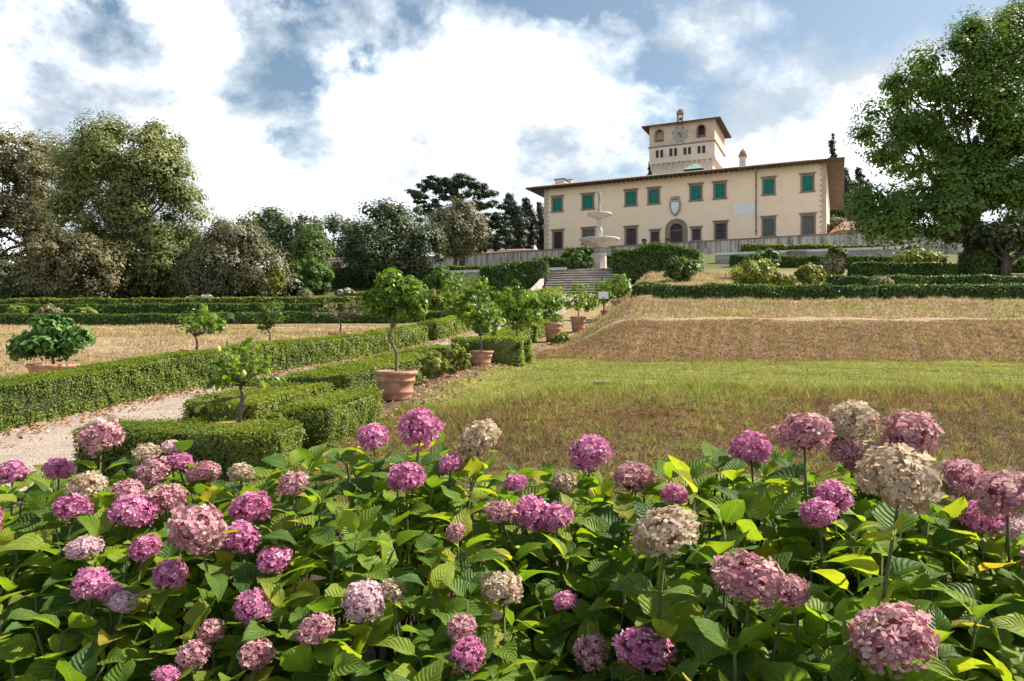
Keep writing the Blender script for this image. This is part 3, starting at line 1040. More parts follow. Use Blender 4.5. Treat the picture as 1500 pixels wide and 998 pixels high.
# arched door
dm = (ds0 + ds1) / 2
a_in = (ds1 - ds0) / 2
spring = dtop - a_in
a_out = a_in * 1.78
ring = MB()
N_ = 18
Vr, Fr = [], []
path_in = [(dm - a_in, -1.2)] + [(dm - a_in * math.cos(math.pi * i / N_), spring + a_in * math.sin(math.pi * i / N_)) for i in range(N_ + 1)] + [(dm + a_in, -1.2)]
path_out = [(dm - a_out, -1.2)] + [(dm - a_out * math.cos(math.pi * i / N_), spring + a_out * math.sin(math.pi * i / N_)) for i in range(N_ + 1)] + [(dm + a_out, -1.2)]
for q in range(len(path_in)):
    for (px_, pz_), yv in ((path_in[q], -.16), (path_out[q], -.16), (path_in[q], .10), (path_out[q], .005)):
        Vr.append((px_, yv, pz_))
for q in range(len(path_in) - 1):
    b_ = q * 4
    Fr += [(b_, b_ + 4, b_ + 5, b_ + 1), (b_, b_ + 2, b_ + 6, b_ + 4), (b_ + 1, b_ + 5, b_ + 7, b_ + 3)]
ring.add(Vr, Fr)
door = ring.build('entrance_portal', M['brownstone'], villa)
fan = MB()
fan.prism([(dm - a_in, spring)] + path_in[1:-1][1:-1] + [(dm + a_in, spring)], .25, .31)
fan.build('fanlight', M['dark_wood'], door)
MB().box(ds0, dm - .03, .25, .33, -1.2, spring - .12).build('door_leaf', M['dark_wood'], door)
MB().box(dm + .03, ds1, .25, .33, -1.2, spring - .12).build('door_leaf', M['dark_wood'], door)
MB().box(ds0, ds1, .20, .36, spring - .12, spring).build('transom', M['brownstone'], door)
MB().box(ds0, ds1, .40, .45, -1.2, dtop).build('pane', M['glass'], door)
# coat of arms above the door
cs, ch = zf(688, 465)
cr_ = MB()
pts_ = [(-.95, 1.5), (-.55, 1.75), (0, 1.65), (.55, 1.75), (.95, 1.5), (1.05, .6), (.9, -.5), (.5, -1.3), (0, -1.75), (-.5, -1.3), (-.9, -.5), (-1.05, .6)]
cr_.prism([(cs + x_ * .95, ch + z_ * .85) for x_, z_ in pts_], -.30, -.01)
crest = cr_.build('coat_of_arms', M['stone'], villa)
MB().prism([(cs + .62 * x_, ch + z_ * .58 - .05) for x_, z_ in pts_], -.42, -.303).build('shield', M['plaque'], crest)
mcr = MB()
mcr.box(cs - .75, cs + .75, -.36, -.01, ch + 1.5, ch + 1.75)
for q in range(5):
    xq = cs - .6 + .3 * q
    mcr.add([(xq - .12, -.3, ch + 1.753), (xq + .12, -.3, ch + 1.753), (xq + .12, -.1, ch + 1.753), (xq - .12, -.1, ch + 1.753), (xq, -.2, ch + 2.15)], [(0, 1, 4), (1, 2, 4), (2, 3, 4), (3, 0, 4), (3, 2, 1, 0)])
mcr.build('crown_ornament', M['stone'], crest)
# plaque
s0, h1 = zf(943, 443)
s1, h1 = zf(1037, 440)
hA, hB = zf(990, 441)[1], zf(990, 497)[1]
pl = MB().box(s0, s1, -.06, -.004, hB, hA)
pl.build('plaque', M['plaque'], villa)
# drainpipe
sp, ht = zf(1043, 318)
pm = MB()
pm.tube([(sp, -.14, EAVE), (sp, -.14, 5), (sp, -.14, .4)], [.085] * 3, 8)
for zc in (1.0, 3.5, 6, 8.5):
    pm.box(sp - .13, sp + .13, -.27, -.003, zc, zc + .09)
pm.build('drainpipe', M['eave'], villa)
# corner quoins
M['quoin'] = surf('quoin_stone', [(.3, (.42, .33, .25)), (.7, (.58, .48, .38))], 1.6, .9, .2, .02)
for sx in (0, 1):
    qm = MB()
    zq = -1.2
    kq = 0
    while zq < EAVE:
        wq = .95 if kq % 2 else .62
        x0_, x1_ = (-.06, wq) if sx == 0 else (VL - wq, VL + .06)
        qm.box(x0_, x1_, -.07, .4, zq, zq + .38)
        zq += .42
        kq += 1
    qm.build('corner_stonework', M['quoin'], villa)
# roof : hipped, big overhang
OV = 2.7
x0_, x1_, y0_, y1_ = -OV, VL + OV, -OV, VD + OV
zr0, zr1 = EAVE - .05, EAVE + 3.1
rd = 13.0
rm = MB()
outer = [(x0_, y0_), (x1_, y0_), (x1_, y1_), (x0_, y1_)]
inner = [(x0_ + rd, y0_ + rd), (x1_ - rd, y0_ + rd), (x1_ - rd, y1_ - rd), (x0_ + rd, y1_ - rd)]
Vq = [(a, b, zr0 + .42) for a, b in outer] + [(a, b, zr1 + .3) for a, b in inner]
Fq = [(0, 1, 5, 4), (1, 2, 6, 5), (2, 3, 7, 6), (3, 0, 4, 7), (4, 5, 6, 7)]
rm.add(Vq, Fq)
roof = rm.build('roof', M['roof'], villa)
em = MB()
Ve = [(a, b, zr0 + .41) for a, b in outer] + [(a, b, zr0 + .20) for a, b in outer] + [(.0, .0, zr0 + .55), (VL, 0, zr0 + .55), (VL, VD, zr0 + .55), (0, VD, zr0 + .55)]
em.add(Ve, [(0, 4, 5, 1), (1, 5, 6, 2), (2, 6, 7, 3), (3, 7, 4, 0), (4, 8, 9, 5), (5, 9, 10, 6), (6, 10, 11, 7), (7, 11, 8, 4)])
em.build('eave', M['eave'], roof)
rt = MB()                                          # rafters under the eave
for k in range(62):
    xk = -1.5 + k * (VL + 3.0) / 61
    rt.add([(xk - .09, y0_ + .15, zr0 + .02), (xk + .09, y0_ + .15, zr0 + .02), (xk + .09, -.02, zr0 + .32), (xk - .09, -.02, zr0 + .32),
            (xk - .09, y0_ + .15, zr0 + .2), (xk + .09, y0_ + .15, zr0 + .2), (xk + .09, -.02, zr0 + .54), (xk - .09, -.02, zr0 + .54)],
           [(0, 3, 2, 1), (4, 5, 6, 7), (0, 1, 5, 4), (1, 2, 6, 5), (2, 3, 7, 6), (3, 0, 4, 7)])
rt.build('rafters', M['eave'], roof)['kind'] = 'stuff'
# barrel tile ends along the eave and ridges down the slope
tm = MB()
nt_ = 130
slope = (zr1 - .12 - zr0) / rd
for k in range(nt_):
    xk = x0_ + .3 + (x1_ - x0_ - .6) * k / (nt_ - 1)
    run = min(rd, xk - x0_, x1_ - xk)
    if run < .3:
        run = .3
    yk = y0_ - .04
    zb = zr0 + .42
    tm.add([(xk - .11, yk, zb), (xk, yk, zb + .12), (xk + .11, yk, zb), (xk - .11, y0_ + run, zb + slope * run), (xk, y0_ + run, zb + .12 + slope * run), (xk + .11, y0_ + run, zb + slope * run)],
           [(0, 1, 4, 3), (1, 2, 5, 4), (0, 2, 1)])
tmo = tm.build('tile_courses', M['roof'], roof)
tmo['kind'] = 'stuff'
# chimneys
for (zx, wch, hch, yy0, cap) in ((963, 1.1, 3.3, 6.0, True), (150, 1.9, 1.9, 3.5, False), (190, .7, 1.5, 4.2, False)):
    sc_, _ = zf(zx, 270)
    zbase = EAVE + .2 + (yy0 + OV) * slope
    cm = MB()
    cm.box(sc_ - wch / 2, sc_ + wch / 2, yy0, yy0 + wch, zbase - .8, zbase + hch * .6)
    cho = cm.build('chimney', M['tower_plaster'], villa)
    c2 = MB()
    c2.box(sc_ - wch * .62, sc_ + wch * .62, yy0 - wch * .12, yy0 + wch * 1.12, zbase + hch * .603, zbase + hch * .68)
    if cap:
        c2.lathe([(wch * .5, 0), (wch * .58, .25), (wch * .45, .7), (wch * .12, 1.1), (.04, 1.3)], 10, (sc_, yy0 + wch / 2, zbase + hch * .683))
    c2.build('chimney_cap', M['brownstone'], cho)
# green skylight in front of the tower
sk0, sk1 = zf(652, 295)[0], zf(745, 290)[0]
zbk = EAVE + 4.1
sk = MB()
sk.add([(sk0 + 1, 8.5, zbk - .6), (sk1 + 1, 8.5, zbk - .6), (sk1 + 1, 14, zbk - .6), (sk0 + 1, 14, zbk - .6), (sk0 + 2.4, 11, zbk + .9), (sk1 - .4, 11, zbk + .9)],
       [(0, 1, 5, 4), (1, 2, 5), (2, 3, 4, 5), (3, 0, 4), (3, 2, 1, 0)])
sk.build('skylight', M['copper'], villa)

# tower
TD = 143.0                                          # depth of the tower's left front corner
tl = P(951, 300, TD)
# left and right front corners in villa-parallel direction
dxr = (1047 - 750) / FPX
tw = (TD * dxr - tl[0]) / (VT[0] - VT[1] * dxr)
rel = np.array([tl[0] - VA[0], tl[1] - VA[1]])
tx0 = float(rel @ VT)
ty0 = float(rel @ np.array([-VT[1], VT[0]]))
tx1 = tx0 + tw


def th(px, py):
    """height above villa foot of a pixel on the tower front"""
    dx = (px - 750) / FPX
    s = (tl[1] * dx - tl[0]) / (VT[0] - VT[1] * dx)
    D = tl[1] + s * VT[1]
    return tx0 + s, D * (499 - py) / FPX + EZ - VB


def tzz(x, y):
    return th(930 + x * 150 / 1361.0, 150 + y * 150 / 1361.0)


tdp = tw
z_cor = (tzz(220, 815)[1] + tzz(1010, 745)[1]) / 2      # underside of the corbelled storey
z_mid = (tzz(200, 600)[1] + tzz(1020, 520)[1]) / 2
z_top = (tzz(190, 340)[1] + tzz(1020, 250)[1]) / 2
tower = MB().box(tx0 + .45, tx1 - .45, ty0 + .45, ty0 + tdp - .45, EAVE, z_cor + .3).build('tower', M['tower_plaster'], villa)
MB().box(tx0, tx1, ty0, ty0 + tdp, z_cor, z_mid).build('middle_storey', M['tower_plaster'], tower)
# top storey with arched openings
ar = []
for (xa, xb, ya, yb) in ((273, 372, 370, 530), (830, 930, 305, 468)):
    xm = (xa + xb) / 2
    ar.append((tzz(xa, ya)[0], tzz(xb, ya)[0], tzz(xm, yb)[1], tzz(xm, ya)[1]))
tb = MB()
xs = sorted([tx0 + .03, tx1 - .03] + [a[0] for a in ar] + [a[1] for a in ar])
zs = sorted([z_mid, z_top + .6] + [a[2] for a in ar] + [a[3] for a in ar])
for i in range(len(xs) - 1):
    for j in range(len(zs) - 1):
        cx, cz = (xs[i] + xs[i + 1]) / 2, (zs[j] + zs[j + 1]) / 2
        if any(a[0] < cx < a[1] and a[2] < cz < a[3] for a in ar):
            continue
        tb.add([(xs[i], ty0 + .03, zs[j]), (xs[i + 1], ty0 + .03, zs[j]), (xs[i + 1], ty0 + .03, zs[j + 1]), (xs[i], ty0 + .03, zs[j + 1])], [(0, 1, 2, 3)])
tb.add([(tx0 + .03, ty0 + .03, z_mid), (tx0 + .03, ty0 + tdp - .03, z_mid), (tx0 + .03, ty0 + tdp - .03, z_top + .6), (tx0 + .03, ty0 + .03, z_top + .6)], [(0, 1, 2, 3)])
tb.add([(tx1 - .03, ty0 + .03, z_mid), (tx1 - .03, ty0 + tdp - .03, z_mid), (tx1 - .03, ty0 + tdp - .03, z_top + .6), (tx1 - .03, ty0 + .03, z_top + .6)], [(3, 2, 1, 0)])
tb.add([(tx0 + .03, ty0 + tdp - .03, z_mid), (tx1 - .03, ty0 + tdp - .03, z_mid), (tx1 - .03, ty0 + tdp - .03, z_top + .6), (tx0 + .03, ty0 + tdp - .03, z_top + .6)], [(3, 2, 1, 0)])
for (a0, a1, b0, b1) in ar:                         # arch heads, reveals
    mm, rr = (a0 + a1) / 2, (a1 - a0) / 2
    for sg in (-1, 1):
        poly = [(mm + sg * rr, b1 - rr)] + [(mm + sg * rr * math.cos(t_), b1 - rr + rr * math.sin(t_)) for t_ in np.linspace(.2, math.pi / 2, 6)] + [(mm + sg * rr, b1)]
        tb.add([(x_, ty0 + .03, z_) for x_, z_ in poly], [tuple(range(len(poly)))])
    tb.add([(a0, ty0 + .03, b0), (a0, ty0 + 1.2, b0), (a0, ty0 + 1.2, b1), (a0, ty0 + .03, b1)], [(0, 1, 2, 3)])
    tb.add([(a1, ty0 + .03, b0), (a1, ty0 + 1.2, b0), (a1, ty0 + 1.2, b1), (a1, ty0 + .03, b1)], [(3, 2, 1, 0)])
    tb.add([(a0, ty0 + .03, b0), (a1, ty0 + .03, b0), (a1, ty0 + 1.2, b0), (a0, ty0 + 1.2, b0)], [(0, 1, 2, 3)])
tb.build('top_storey', M['tower_tan'], tower)
for q, (a0, a1, b0, b1) in enumerate(ar):
    MB().box(a0 - .05, a1 + .05, ty0 + 1.2, ty0 + 1.3, b0, b1 + .1).build('arch_backing', M['tower_tan'] if q == 0 else M['dark_wood'], tower)
    mm, rr = (a0 + a1) / 2, (a1 - a0) / 2
    fm = MB()
    Vr, Fr = [], []
    pin = [(a0, b0)] + [(mm - rr * math.cos(math.pi * i / 12), b1 - rr + rr * math.sin(math.pi * i / 12)) for i in range(13)] + [(a1, b0)]
    ro = rr + .22
    pou = [(a0 - .22, b0)] + [(mm - ro * math.cos(math.pi * i / 12), b1 - rr + ro * math.sin(math.pi * i / 12)) for i in range(13)] + [(a1 + .22, b0)]
    for k in range(len(pin)):
        Vr += [(pin[k][0], ty0 - .06, pin[k][1]), (pou[k][0], ty0 - .06, pou[k][1]), (pin[k][0], ty0 + .1, pin[k][1]), (pou[k][0], ty0 + .029, pou[k][1])]
    for k in range(len(pin) - 1):
        b_ = 4 * k
        Fr += [(b_, b_ + 4, b_ + 5, b_ + 1), (b_, b_ + 2, b_ + 6, b_ + 4), (b_ + 1, b_ + 5, b_ + 7, b_ + 3)]
    fm.add(Vr, Fr)
    fm.build('arch_frame', M['brownstone'], tower)
    MB().box(a0 + .15, a1 - .15, ty0 + .9, ty0 + 1.0, b0 + .02, b0 + (b1 - b0) * .32).build('parapet', M['brownstone'], tower)
# string course and cornice
MB().box(tx0 - .18, tx1 + .18, ty0 - .18, ty0 + tdp + .18, z_mid - .12, z_mid + .14).build('string_course', M['brownstone'], tower)
MB().box(tx0 - .10, tx1 + .10, ty0 - .10, ty0 + tdp + .10, z_cor - .10, z_cor + .22).build('corbel_course', M['tower_plaster'], tower)
# corbels
ncb = 13
for k in range(ncb):
    xk = tx0 + .35 + (tw - .7) * k / (ncb - 1)
    cm = MB()
    cm.add([(xk - .14, ty0 - .02, z_cor - .103), (xk + .14, ty0 - .02, z_cor - .103), (xk + .14, ty0 + .5, z_cor - .103), (xk - .14, ty0 + .5, z_cor - .103),
            (xk - .14, ty0 - .02, z_cor - .45), (xk + .14, ty0 - .02, z_cor - .45), (xk + .14, ty0 + .46, z_cor - 1.4), (xk - .14, ty0 + .46, z_cor - 1.4)],
           [(0, 1, 2, 3), (4, 7, 6, 5), (0, 4, 5, 1), (1, 5, 6, 2), (2, 6, 7, 3), (3, 7, 4, 0)])
    cm.build('corbel', M['tower_plaster'], tower)
for k in range(ncb):
    yk = ty0 + .35 + (tdp - .7) * k / (ncb - 1)
    cm = MB()
    cm.add([(tx1 + .02, yk - .14, z_cor - .103), (tx1 + .02, yk + .14, z_cor - .103), (tx1 - .5, yk + .14, z_cor - .103), (tx1 - .5, yk - .14, z_cor - .103),
            (tx1 + .02, yk - .14, z_cor - .45), (tx1 + .02, yk + .14, z_cor - .45), (tx1 - .46, yk + .14, z_cor - 1.4), (tx1 - .46, yk - .14, z_cor - 1.4)],
           [(0, 1, 2, 3), (4, 7, 6, 5), (0, 4, 5, 1), (1, 5, 6, 2), (2, 6, 7, 3), (3, 7, 4, 0)])
    cm.build('corbel', M['tower_plaster'], tower)
# paired windows
for (xa, xb, ya, yb) in ((278, 378, 636, 740), (458, 562, 612, 718), (645, 748, 598, 695), (832, 938, 578, 680)):
    xm = (xa + xb) / 2
    a0, a1 = tzz(xa, ya)[0], tzz(xb, ya)[0]
    b0, b1 = tzz(xm, yb)[1], tzz(xm, ya)[1]
    mid = (a0 + a1) / 2
    fm = MB()
    fm.box(a0 - .14, a0, ty0 - .08, ty0 - .003, b0, b1).box(a1, a1 + .14, ty0 - .08, ty0 - .003, b0, b1).box(mid - .13, mid + .13, ty0 - .08, ty0 - .003, b0, b1)
    fm.box(a0 - .14, a1 + .14, ty0 - .083, ty0 - .003, b1, b1 + .14).box(a0 - .2, a1 + .2, ty0 - .13, ty0 - .003, b0 - .16, b0)
    w_ = fm.build('window', M['tower_plaster'], tower)
    MB().box(a0, mid - .13, ty0 - .02, ty0 - .004, b0, b1).build('pane', M['dark_wood'], w_)
    MB().box(mid + .13, a1, ty0 - .02, ty0 - .004, b0, b1).build('pane', M['dark_wood'], w_)
# clock
ccx, ccz = tzz(600, 430)
cr0 = (tzz(695, 430)[0] - tzz(505, 430)[0]) / 2


def disc(m, r0, yf, yb, n=28, rot=0):
    V = [(ccx + r0 * math.cos(2 * math.pi * k / n + rot), yf, ccz + r0 * math.sin(2 * math.pi * k / n + rot)) for k in range(n)]
    V += [(x_, yb, z_) for x_, _, z_ in V]
    m.add(V, [tuple(range(n))] + [(k, k + n, (k + 1) % n + n, (k + 1) % n) for k in range(n)])
    return m


sur = disc(MB(), cr0 * 1.06, ty0 - .03, ty0 + .02)
for a_ in range(8):                                 # scroll ornament round the dial
    t_ = math.radians(22.5 + 45 * a_)
    xo, zo = ccx + cr0 * 1.0 * math.cos(t_), ccz + cr0 * 1.0 * math.sin(t_)
    n = 10
    V = [(xo + cr0 * .27 * math.cos(2 * math.pi * k / n), ty0 - .045, zo + cr0 * .27 * math.sin(2 * math.pi * k / n)) for k in range(n)]
    V += [(x_, ty0 + .02, z_) for x_, _, z_ in V]
    sur.add(V, [tuple(range(n))] + [(k, k + n, (k + 1) % n + n, (k + 1) % n) for k in range(n)])
clock = sur.build('clock', M['stone'], tower)
M['dial'] = surf('clock_dial', [(.3, (.20, .18, .17)), (.7, (.34, .31, .29))], 2, .7, .1, .01)
disc(MB(), cr0 * .80, ty0 - .09, ty0 - .046).build('dial', M['dial'], clock)
rg = MB()
for k in range(12):
    t_ = 2 * math.pi * k / 12
    c_, s_ = math.cos(t_), math.sin(t_)
    p0, p1, hw = cr0 * .60, cr0 * .76, cr0 * .045
    V = []
    for rr_, sg in ((p0, -1), (p1, -1), (p1, 1), (p0, 1)):
        V.append((ccx + rr_ * c_ - sg * hw * s_, ty0 - .105, ccz + rr_ * s_ + sg * hw * c_))
    V += [(x_, ty0 - .091, z_) for x_, _, z_ in V]
    rg.add(V, [(0, 1, 2, 3), (0, 4, 5, 1), (1, 5, 6, 2), (2, 6, 7, 3), (3, 7, 4, 0)])
rg.build('hour_marks', M['plaque'], clock)['kind'] = 'stuff'
hd = MB()
for (t_, ln, hw) in ((math.radians(-52), .72, .035), (math.radians(128), .55, .05)):
    c_, s_ = math.cos(t_), math.sin(t_)
    V = []
    for rr_, sg in ((0, -1), (cr0 * ln, -.3), (cr0 * ln, .3), (0, 1)):
        V.append((ccx + rr_ * c_ - sg * hw * s_ * cr0 * 1.6, ty0 - .125, ccz + rr_ * s_ + sg * hw * c_ * cr0 * 1.6))
    V += [(x_, ty0 - .107, z_) for x_, _, z_ in V]
    hd.add(V, [(0, 1, 2, 3), (0, 4, 5, 1), (1, 5, 6, 2), (2, 6, 7, 3), (3, 7, 4, 0)])
hd.build('clock_hand', M['metal_dark'], clock)
# tower roof
to = 1.25
tr_ = MB()
o4 = [(tx0 - to, ty0 - to), (tx1 + to, ty0 - to), (tx1 + to, ty0 + tdp + to), (tx0 - to, ty0 + tdp + to)]
ap = ((tx0 + tx1) / 2, ty0 + tdp / 2, z_top + 1.7)
tr_.add([(a, b, z_top + .22) for a, b in o4] + [ap], [(0, 1, 4), (1, 2, 4), (2, 3, 4), (3, 0, 4)])
troof = tr_.build('tower_roof', M['roof'], tower)
te = MB()
te.add([(a, b, z_top + .21) for a, b in o4] + [(a, b, z_top + .0) for a, b in o4] + [(tx0, ty0, z_top + .4), (tx1, ty0, z_top + .4), (tx1, ty0 + tdp, z_top + .4), (tx0, ty0 + tdp, z_top + .4)],
       [(0, 4, 5, 1), (1, 5, 6, 2), (2, 6, 7, 3), (3, 7, 4, 0), (4, 8, 9, 5), (5, 9, 10, 6), (6, 10, 11, 7), (7, 11, 8, 4)])
te.build('tower_eave', M['eave'], tower)
# bell cote
bx, bz = tzz(605, 245)
bz = z_top + .15
bt = tzz(605, 100)[1]
bh = bt - bz
bm = MB()
bw = (tzz(648, 170)[0] - tzz(565, 170)[0]) / 2
yb0 = ty0 - .5
bm.box(bx - bw, bx + bw, yb0, yb0 + .7, bz - .3, bz + bh * .12)
bm.box(bx - bw, bx - bw * .52, yb0 + .003, yb0 + .697, bz + bh * .12, bz + bh * .62).box(bx + bw * .52, bx + bw, yb0 + .003, yb0 + .697, bz + bh * .12, bz + bh * .62)
arch = [(bx - bw, bz + bh * .62)] + [(bx - bw * .52 * math.cos(math.pi * i / 10), bz + bh * .55 + bw * .52 * math.sin(math.pi * i / 10)) for i in range(11)] + [(bx + bw, bz + bh * .62), (bx + bw * .7, bz + bh * .92), (bx, bz + bh), (bx - bw * .7, bz + bh * .92)]
top_ = [(bx - bw, bz + bh * .78), (bx + bw, bz + bh * .78), (bx + bw * .75, bz + bh * .93), (bx, bz + bh), (bx - bw * .75, bz + bh * .93)]
bm.box(bx - bw - .08, bx + bw + .08, yb0 - .06, yb0 + .76, bz + bh * .66, bz + bh * .78)
bm.prism(top_, yb0, yb0 + .7)
bm.box(bx - bw, bx + bw, yb0 + .006, yb0 + .694, bz + bh * .62, bz + bh * .66)
bell = bm.build('bell_cote', M['brownstone'], tower)
# (the bell sits in the opening)
MB().lathe([(.30, 0), (.26, .08), (.18, .35), (.15, .55), (.05, .65)], 12, (bx, yb0 + .35, bz + bh * .24)).build('bell', M['metal_dark'], bell, True)

# terrace on which the villa stands, with its stained retaining wall
TOFF = 5.0
TZ = VB - .75
nrm_v = np.array([VT[1], -VT[0]])                    # towards the camera
wo = VA + nrm_v * TOFF
wl = empty('terrace_wall', (wo[0], wo[1], TZ), VRZ)
tag(wl, 'long grey stained retaining wall with brick coping below the villa', 'wall')
MB().box(-48, 120, 0, .8, -9, -.14).build('wall_face', M['stained'], wl)
MB().box(-48.1, 120.1, -.14, .9, -.137, .06).build('coping', surf('brick_coping', [(.3, (.20, .125, .09)), (.7, (.36, .25, .19))], 2, .9, .3, .02, 10), wl)
for k in range(-9, 25):                              # buttress strips
    MB().box(k * 4.9 - .25, k * 4.9 + .25, -.12, .02, -9, -.16).build('pilaster', M['stained'], wl)
tt = MB().box(-48, 120, .903, 90, -9, -.10).build('terrace', surf('terrace_gravel', [(.3, (.30, .25, .20)), (.7, (.42, .36, .29))], 2, .95, .3, .02), None)
tt.location = (wo[0], wo[1], TZ)
tt.rotation_euler = (0, 0, VRZ)
tag(tt, 'raised gravel terrace under the villa', 'terrace', kind='structure')
# potted flowers on the coping
for k, (zx, s_) in enumerate(((590, .5), (628, .42), (690, .42))):
    s__, _ = zf(zx, 620)
    p = wo + VT * (s__ - .4)
    z0 = TZ + .06
    e_ = empty('flower_pot', (p[0] - nrm_v[0] * .35, p[1] - nrm_v[1] * .35, z0))
    MB().lathe([(s_ * .55, 0), (s_ * .75, s_ * .9), (s_ * .85, s_ * .92), (s_ * .85, s_ * 1.1), (s_ * .7, s_ * 1.1), (s_ * .6, s_ * 1.0)], 12).build('pot', M['terracotta'], e_, True)
    me, _c = crown_mesh('plant', [(0, 0, s_ * 1.3, s_ * .8, s_ * .8, s_ * .45)], M['green_shrub'], 20, .15, 14, .16, 600 + k)
    link('plant', me, e_)
    tag(e_, ['terracotta flower pot on the terrace coping, nearest to the fountain bowl', 'terracotta flower pot on the terrace coping beside the arched door', 'terracotta flower pot on the terrace coping before the arched door'][k], 'flower pot', 'flower pots on the terrace coping')

# white low parapets on the upper terrace


def parapet(label, a, b, h=.55, w=.6):
    a, b = np.array(a, float), np.array(b, float)
    L = np.linalg.norm((b - a)[:2])
    rz = math.atan2(b[1] - a[1], b[0] - a[0])
    e_ = empty('parapet', a, rz)
    sl = (b[2] - a[2]) / L
    for nm, z0, z1, ww, mt in (('parapet_wall', -1.5, h - .27, w * .8, M['stone']), ('cap_stone', h - .267, h, w, M['white_wall'])):
        m = MB()
        V = []
        for x_ in (0, L):
            for y_ in (-ww / 2, ww / 2):
                for z_ in (z0, z1):
                    V.append((x_, y_, z_ + sl * x_))
        m.add(V, [(0, 4, 5, 1), (2, 3, 7, 6), (1, 5, 7, 3), (0, 2, 6, 4), (0, 1, 3, 2), (4, 6, 7, 5)])
        m.build(nm, mt, e_)
    tag(e_, label, 'parapet', 'white-topped parapets')


parapet('low parapet with white cap running below the bright hedge strip', P(1048, 381, 80), P(1335, 371, 78), .75, .9)
parapet('low parapet with white cap behind the stepped tall hedge', P(655, 405, 80), P(830, 400, 80), .6, .9)
# terracotta-coloured niche block beside the parapet
nb = MB().box(-.8, .8, -.5, .5, -1.2, .55).box(-.92, .92, -.6, .6, .553, .7).build('stone_plinth', M['brownstone'], None)
nb.location = P(1166, 378, 76)
tag(nb, 'pinkish stone plinth interrupting the white parapet', 'plinth')

# ------------------------------------------------------------------ small outbuildings


def outbuilding(name, label, px0, px1, pyb, pyt, D, dep, wallm, win=None, roofh=1.0):
    p0, p1 = P(px0, pyb, D), P(px1, pyb, D)
    w = p1[0] - p0[0]
    h = (pyb - pyt) / FPX * D
    e_ = empty(name, (p0[0], D, p0[2]))
    holes_ = win or []
    m = MB().box(0, w, 0, dep, -3, h)
    m.build('wall', wallm, e_)
    rf = MB()
    o_ = .5
    rf.add([(-o_, -o_, h + .02), (w + o_, -o_, h + .02), (w + o_, dep + o_, h + .02), (-o_, dep + o_, h + .02), (dep * .3, dep / 2, h + roofh), (w - dep * .3, dep / 2, h + roofh)],
           [(0, 1, 5, 4), (1, 2, 5), (2, 3, 4, 5), (3, 0, 4), (3, 2, 1, 0)])
    rf.build('roof', M['roof'], e_)
    for (f0, f1, g0, g1) in holes_:
        wn_ = MB()
        x0, x1, z0, z1 = f0 * w, f1 * w, g0 * h, g1 * h
        wn_.box(x0 - .12, x0, -.08, -.003, z0, z1).box(x1, x1 + .12, -.08, -.003, z0, z1).box(x0 - .12, x1 + .12, -.083, -.003, z1, z1 + .12).box(x0 - .18, x1 + .18, -.12, -.003, z0 - .12, z0)
        w_ = wn_.build('window', M['brownstone'], e_)
        MB().box(x0, x1, -.03, -.004, z0, z1).build('pane', M['glass'], w_)
    tag(e_, label, 'building')


outbuilding('low_building', 'long low cream building with tiled roof behind the terrace wall, beyond the cedar', 640, 795, 388, 367.5, 152, 8, M['plaster'], [(.18, .28, .35, .75), (.40, .48, .35, .75)], .9)
outbuilding('garden_house', 'small pale outbuilding peeping out between the dark trees', 478, 512, 398, 380, 108, 5, M['tower_plaster'], [(.25, .62, .25, .72)], .7)
outbuilding('shed', 'small red-roofed shed at the wall end beside the villa', 1233, 1290, 352, 338, 116, 5, M['brownstone'], [], 1.9)

# ------------------------------------------------------------------ stairs and fountain
SD = 61.0
st0 = P(852, 431, SD)
st = empty('stone_stairs', (st0[0], SD, st0[2]), -math.atan2(DX, DY) * .6)
tag(st, 'broad flight of grey stone steps rising to the fountain', 'stairs')
M['step_shade'] = surf('shade_painted_riser', [(.3, (.10, .085, .075)), (.7, (.22, .19, .17))], 2, .9, .3, .02)  # riser colour darkened to paint in the shade bands below the tread edges
NS, RISE, RUN, SW = 9, .258, .62, 3.3
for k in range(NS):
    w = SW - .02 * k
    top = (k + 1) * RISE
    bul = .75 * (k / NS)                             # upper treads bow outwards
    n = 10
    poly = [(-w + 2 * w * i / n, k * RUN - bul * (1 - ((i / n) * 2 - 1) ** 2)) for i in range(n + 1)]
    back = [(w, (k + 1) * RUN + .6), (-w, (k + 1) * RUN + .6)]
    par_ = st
    for nm, off, z0, z1, mt in (('step', 0, top - RISE - .1, top - .1, M['step_shade']), ('tread', .13, top - .097, top, M['marble'])):
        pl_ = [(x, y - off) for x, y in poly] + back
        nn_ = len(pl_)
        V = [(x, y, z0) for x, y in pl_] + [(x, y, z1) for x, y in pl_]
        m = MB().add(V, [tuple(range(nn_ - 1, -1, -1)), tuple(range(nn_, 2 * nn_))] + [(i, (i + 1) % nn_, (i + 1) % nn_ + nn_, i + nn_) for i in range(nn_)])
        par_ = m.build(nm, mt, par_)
for sg in (-1, 1):
    m = MB()
    n = 12
    for q in range(n):
        t0, t1 = q / n, (q + 1) / n
        f = lambda t: (sg * (SW + .18 + .9 * (1 - t) ** 2.2), -1.0 + t * (NS * RUN + 1.2), max(0, t * 1.05 - .08) * NS * RISE)
        a, b = f(t0), f(t1)
        V = []
        for c_ in (a, b):
            V += [(c_[0] - .17, c_[1], c_[2] - .6), (c_[0] + .17, c_[1], c_[2] - .6), (c_[0] + .17, c_[1], c_[2] + .42), (c_[0] - .17, c_[1], c_[2] + .42)]
        m.add(V, [(0, 4, 5, 1), (1, 5, 6, 2), (2, 6, 7, 3), (3, 7, 4, 0), (0, 1, 2, 3), (7, 6, 5, 4)])
    m.build('wing_wall', M['marble'], st)
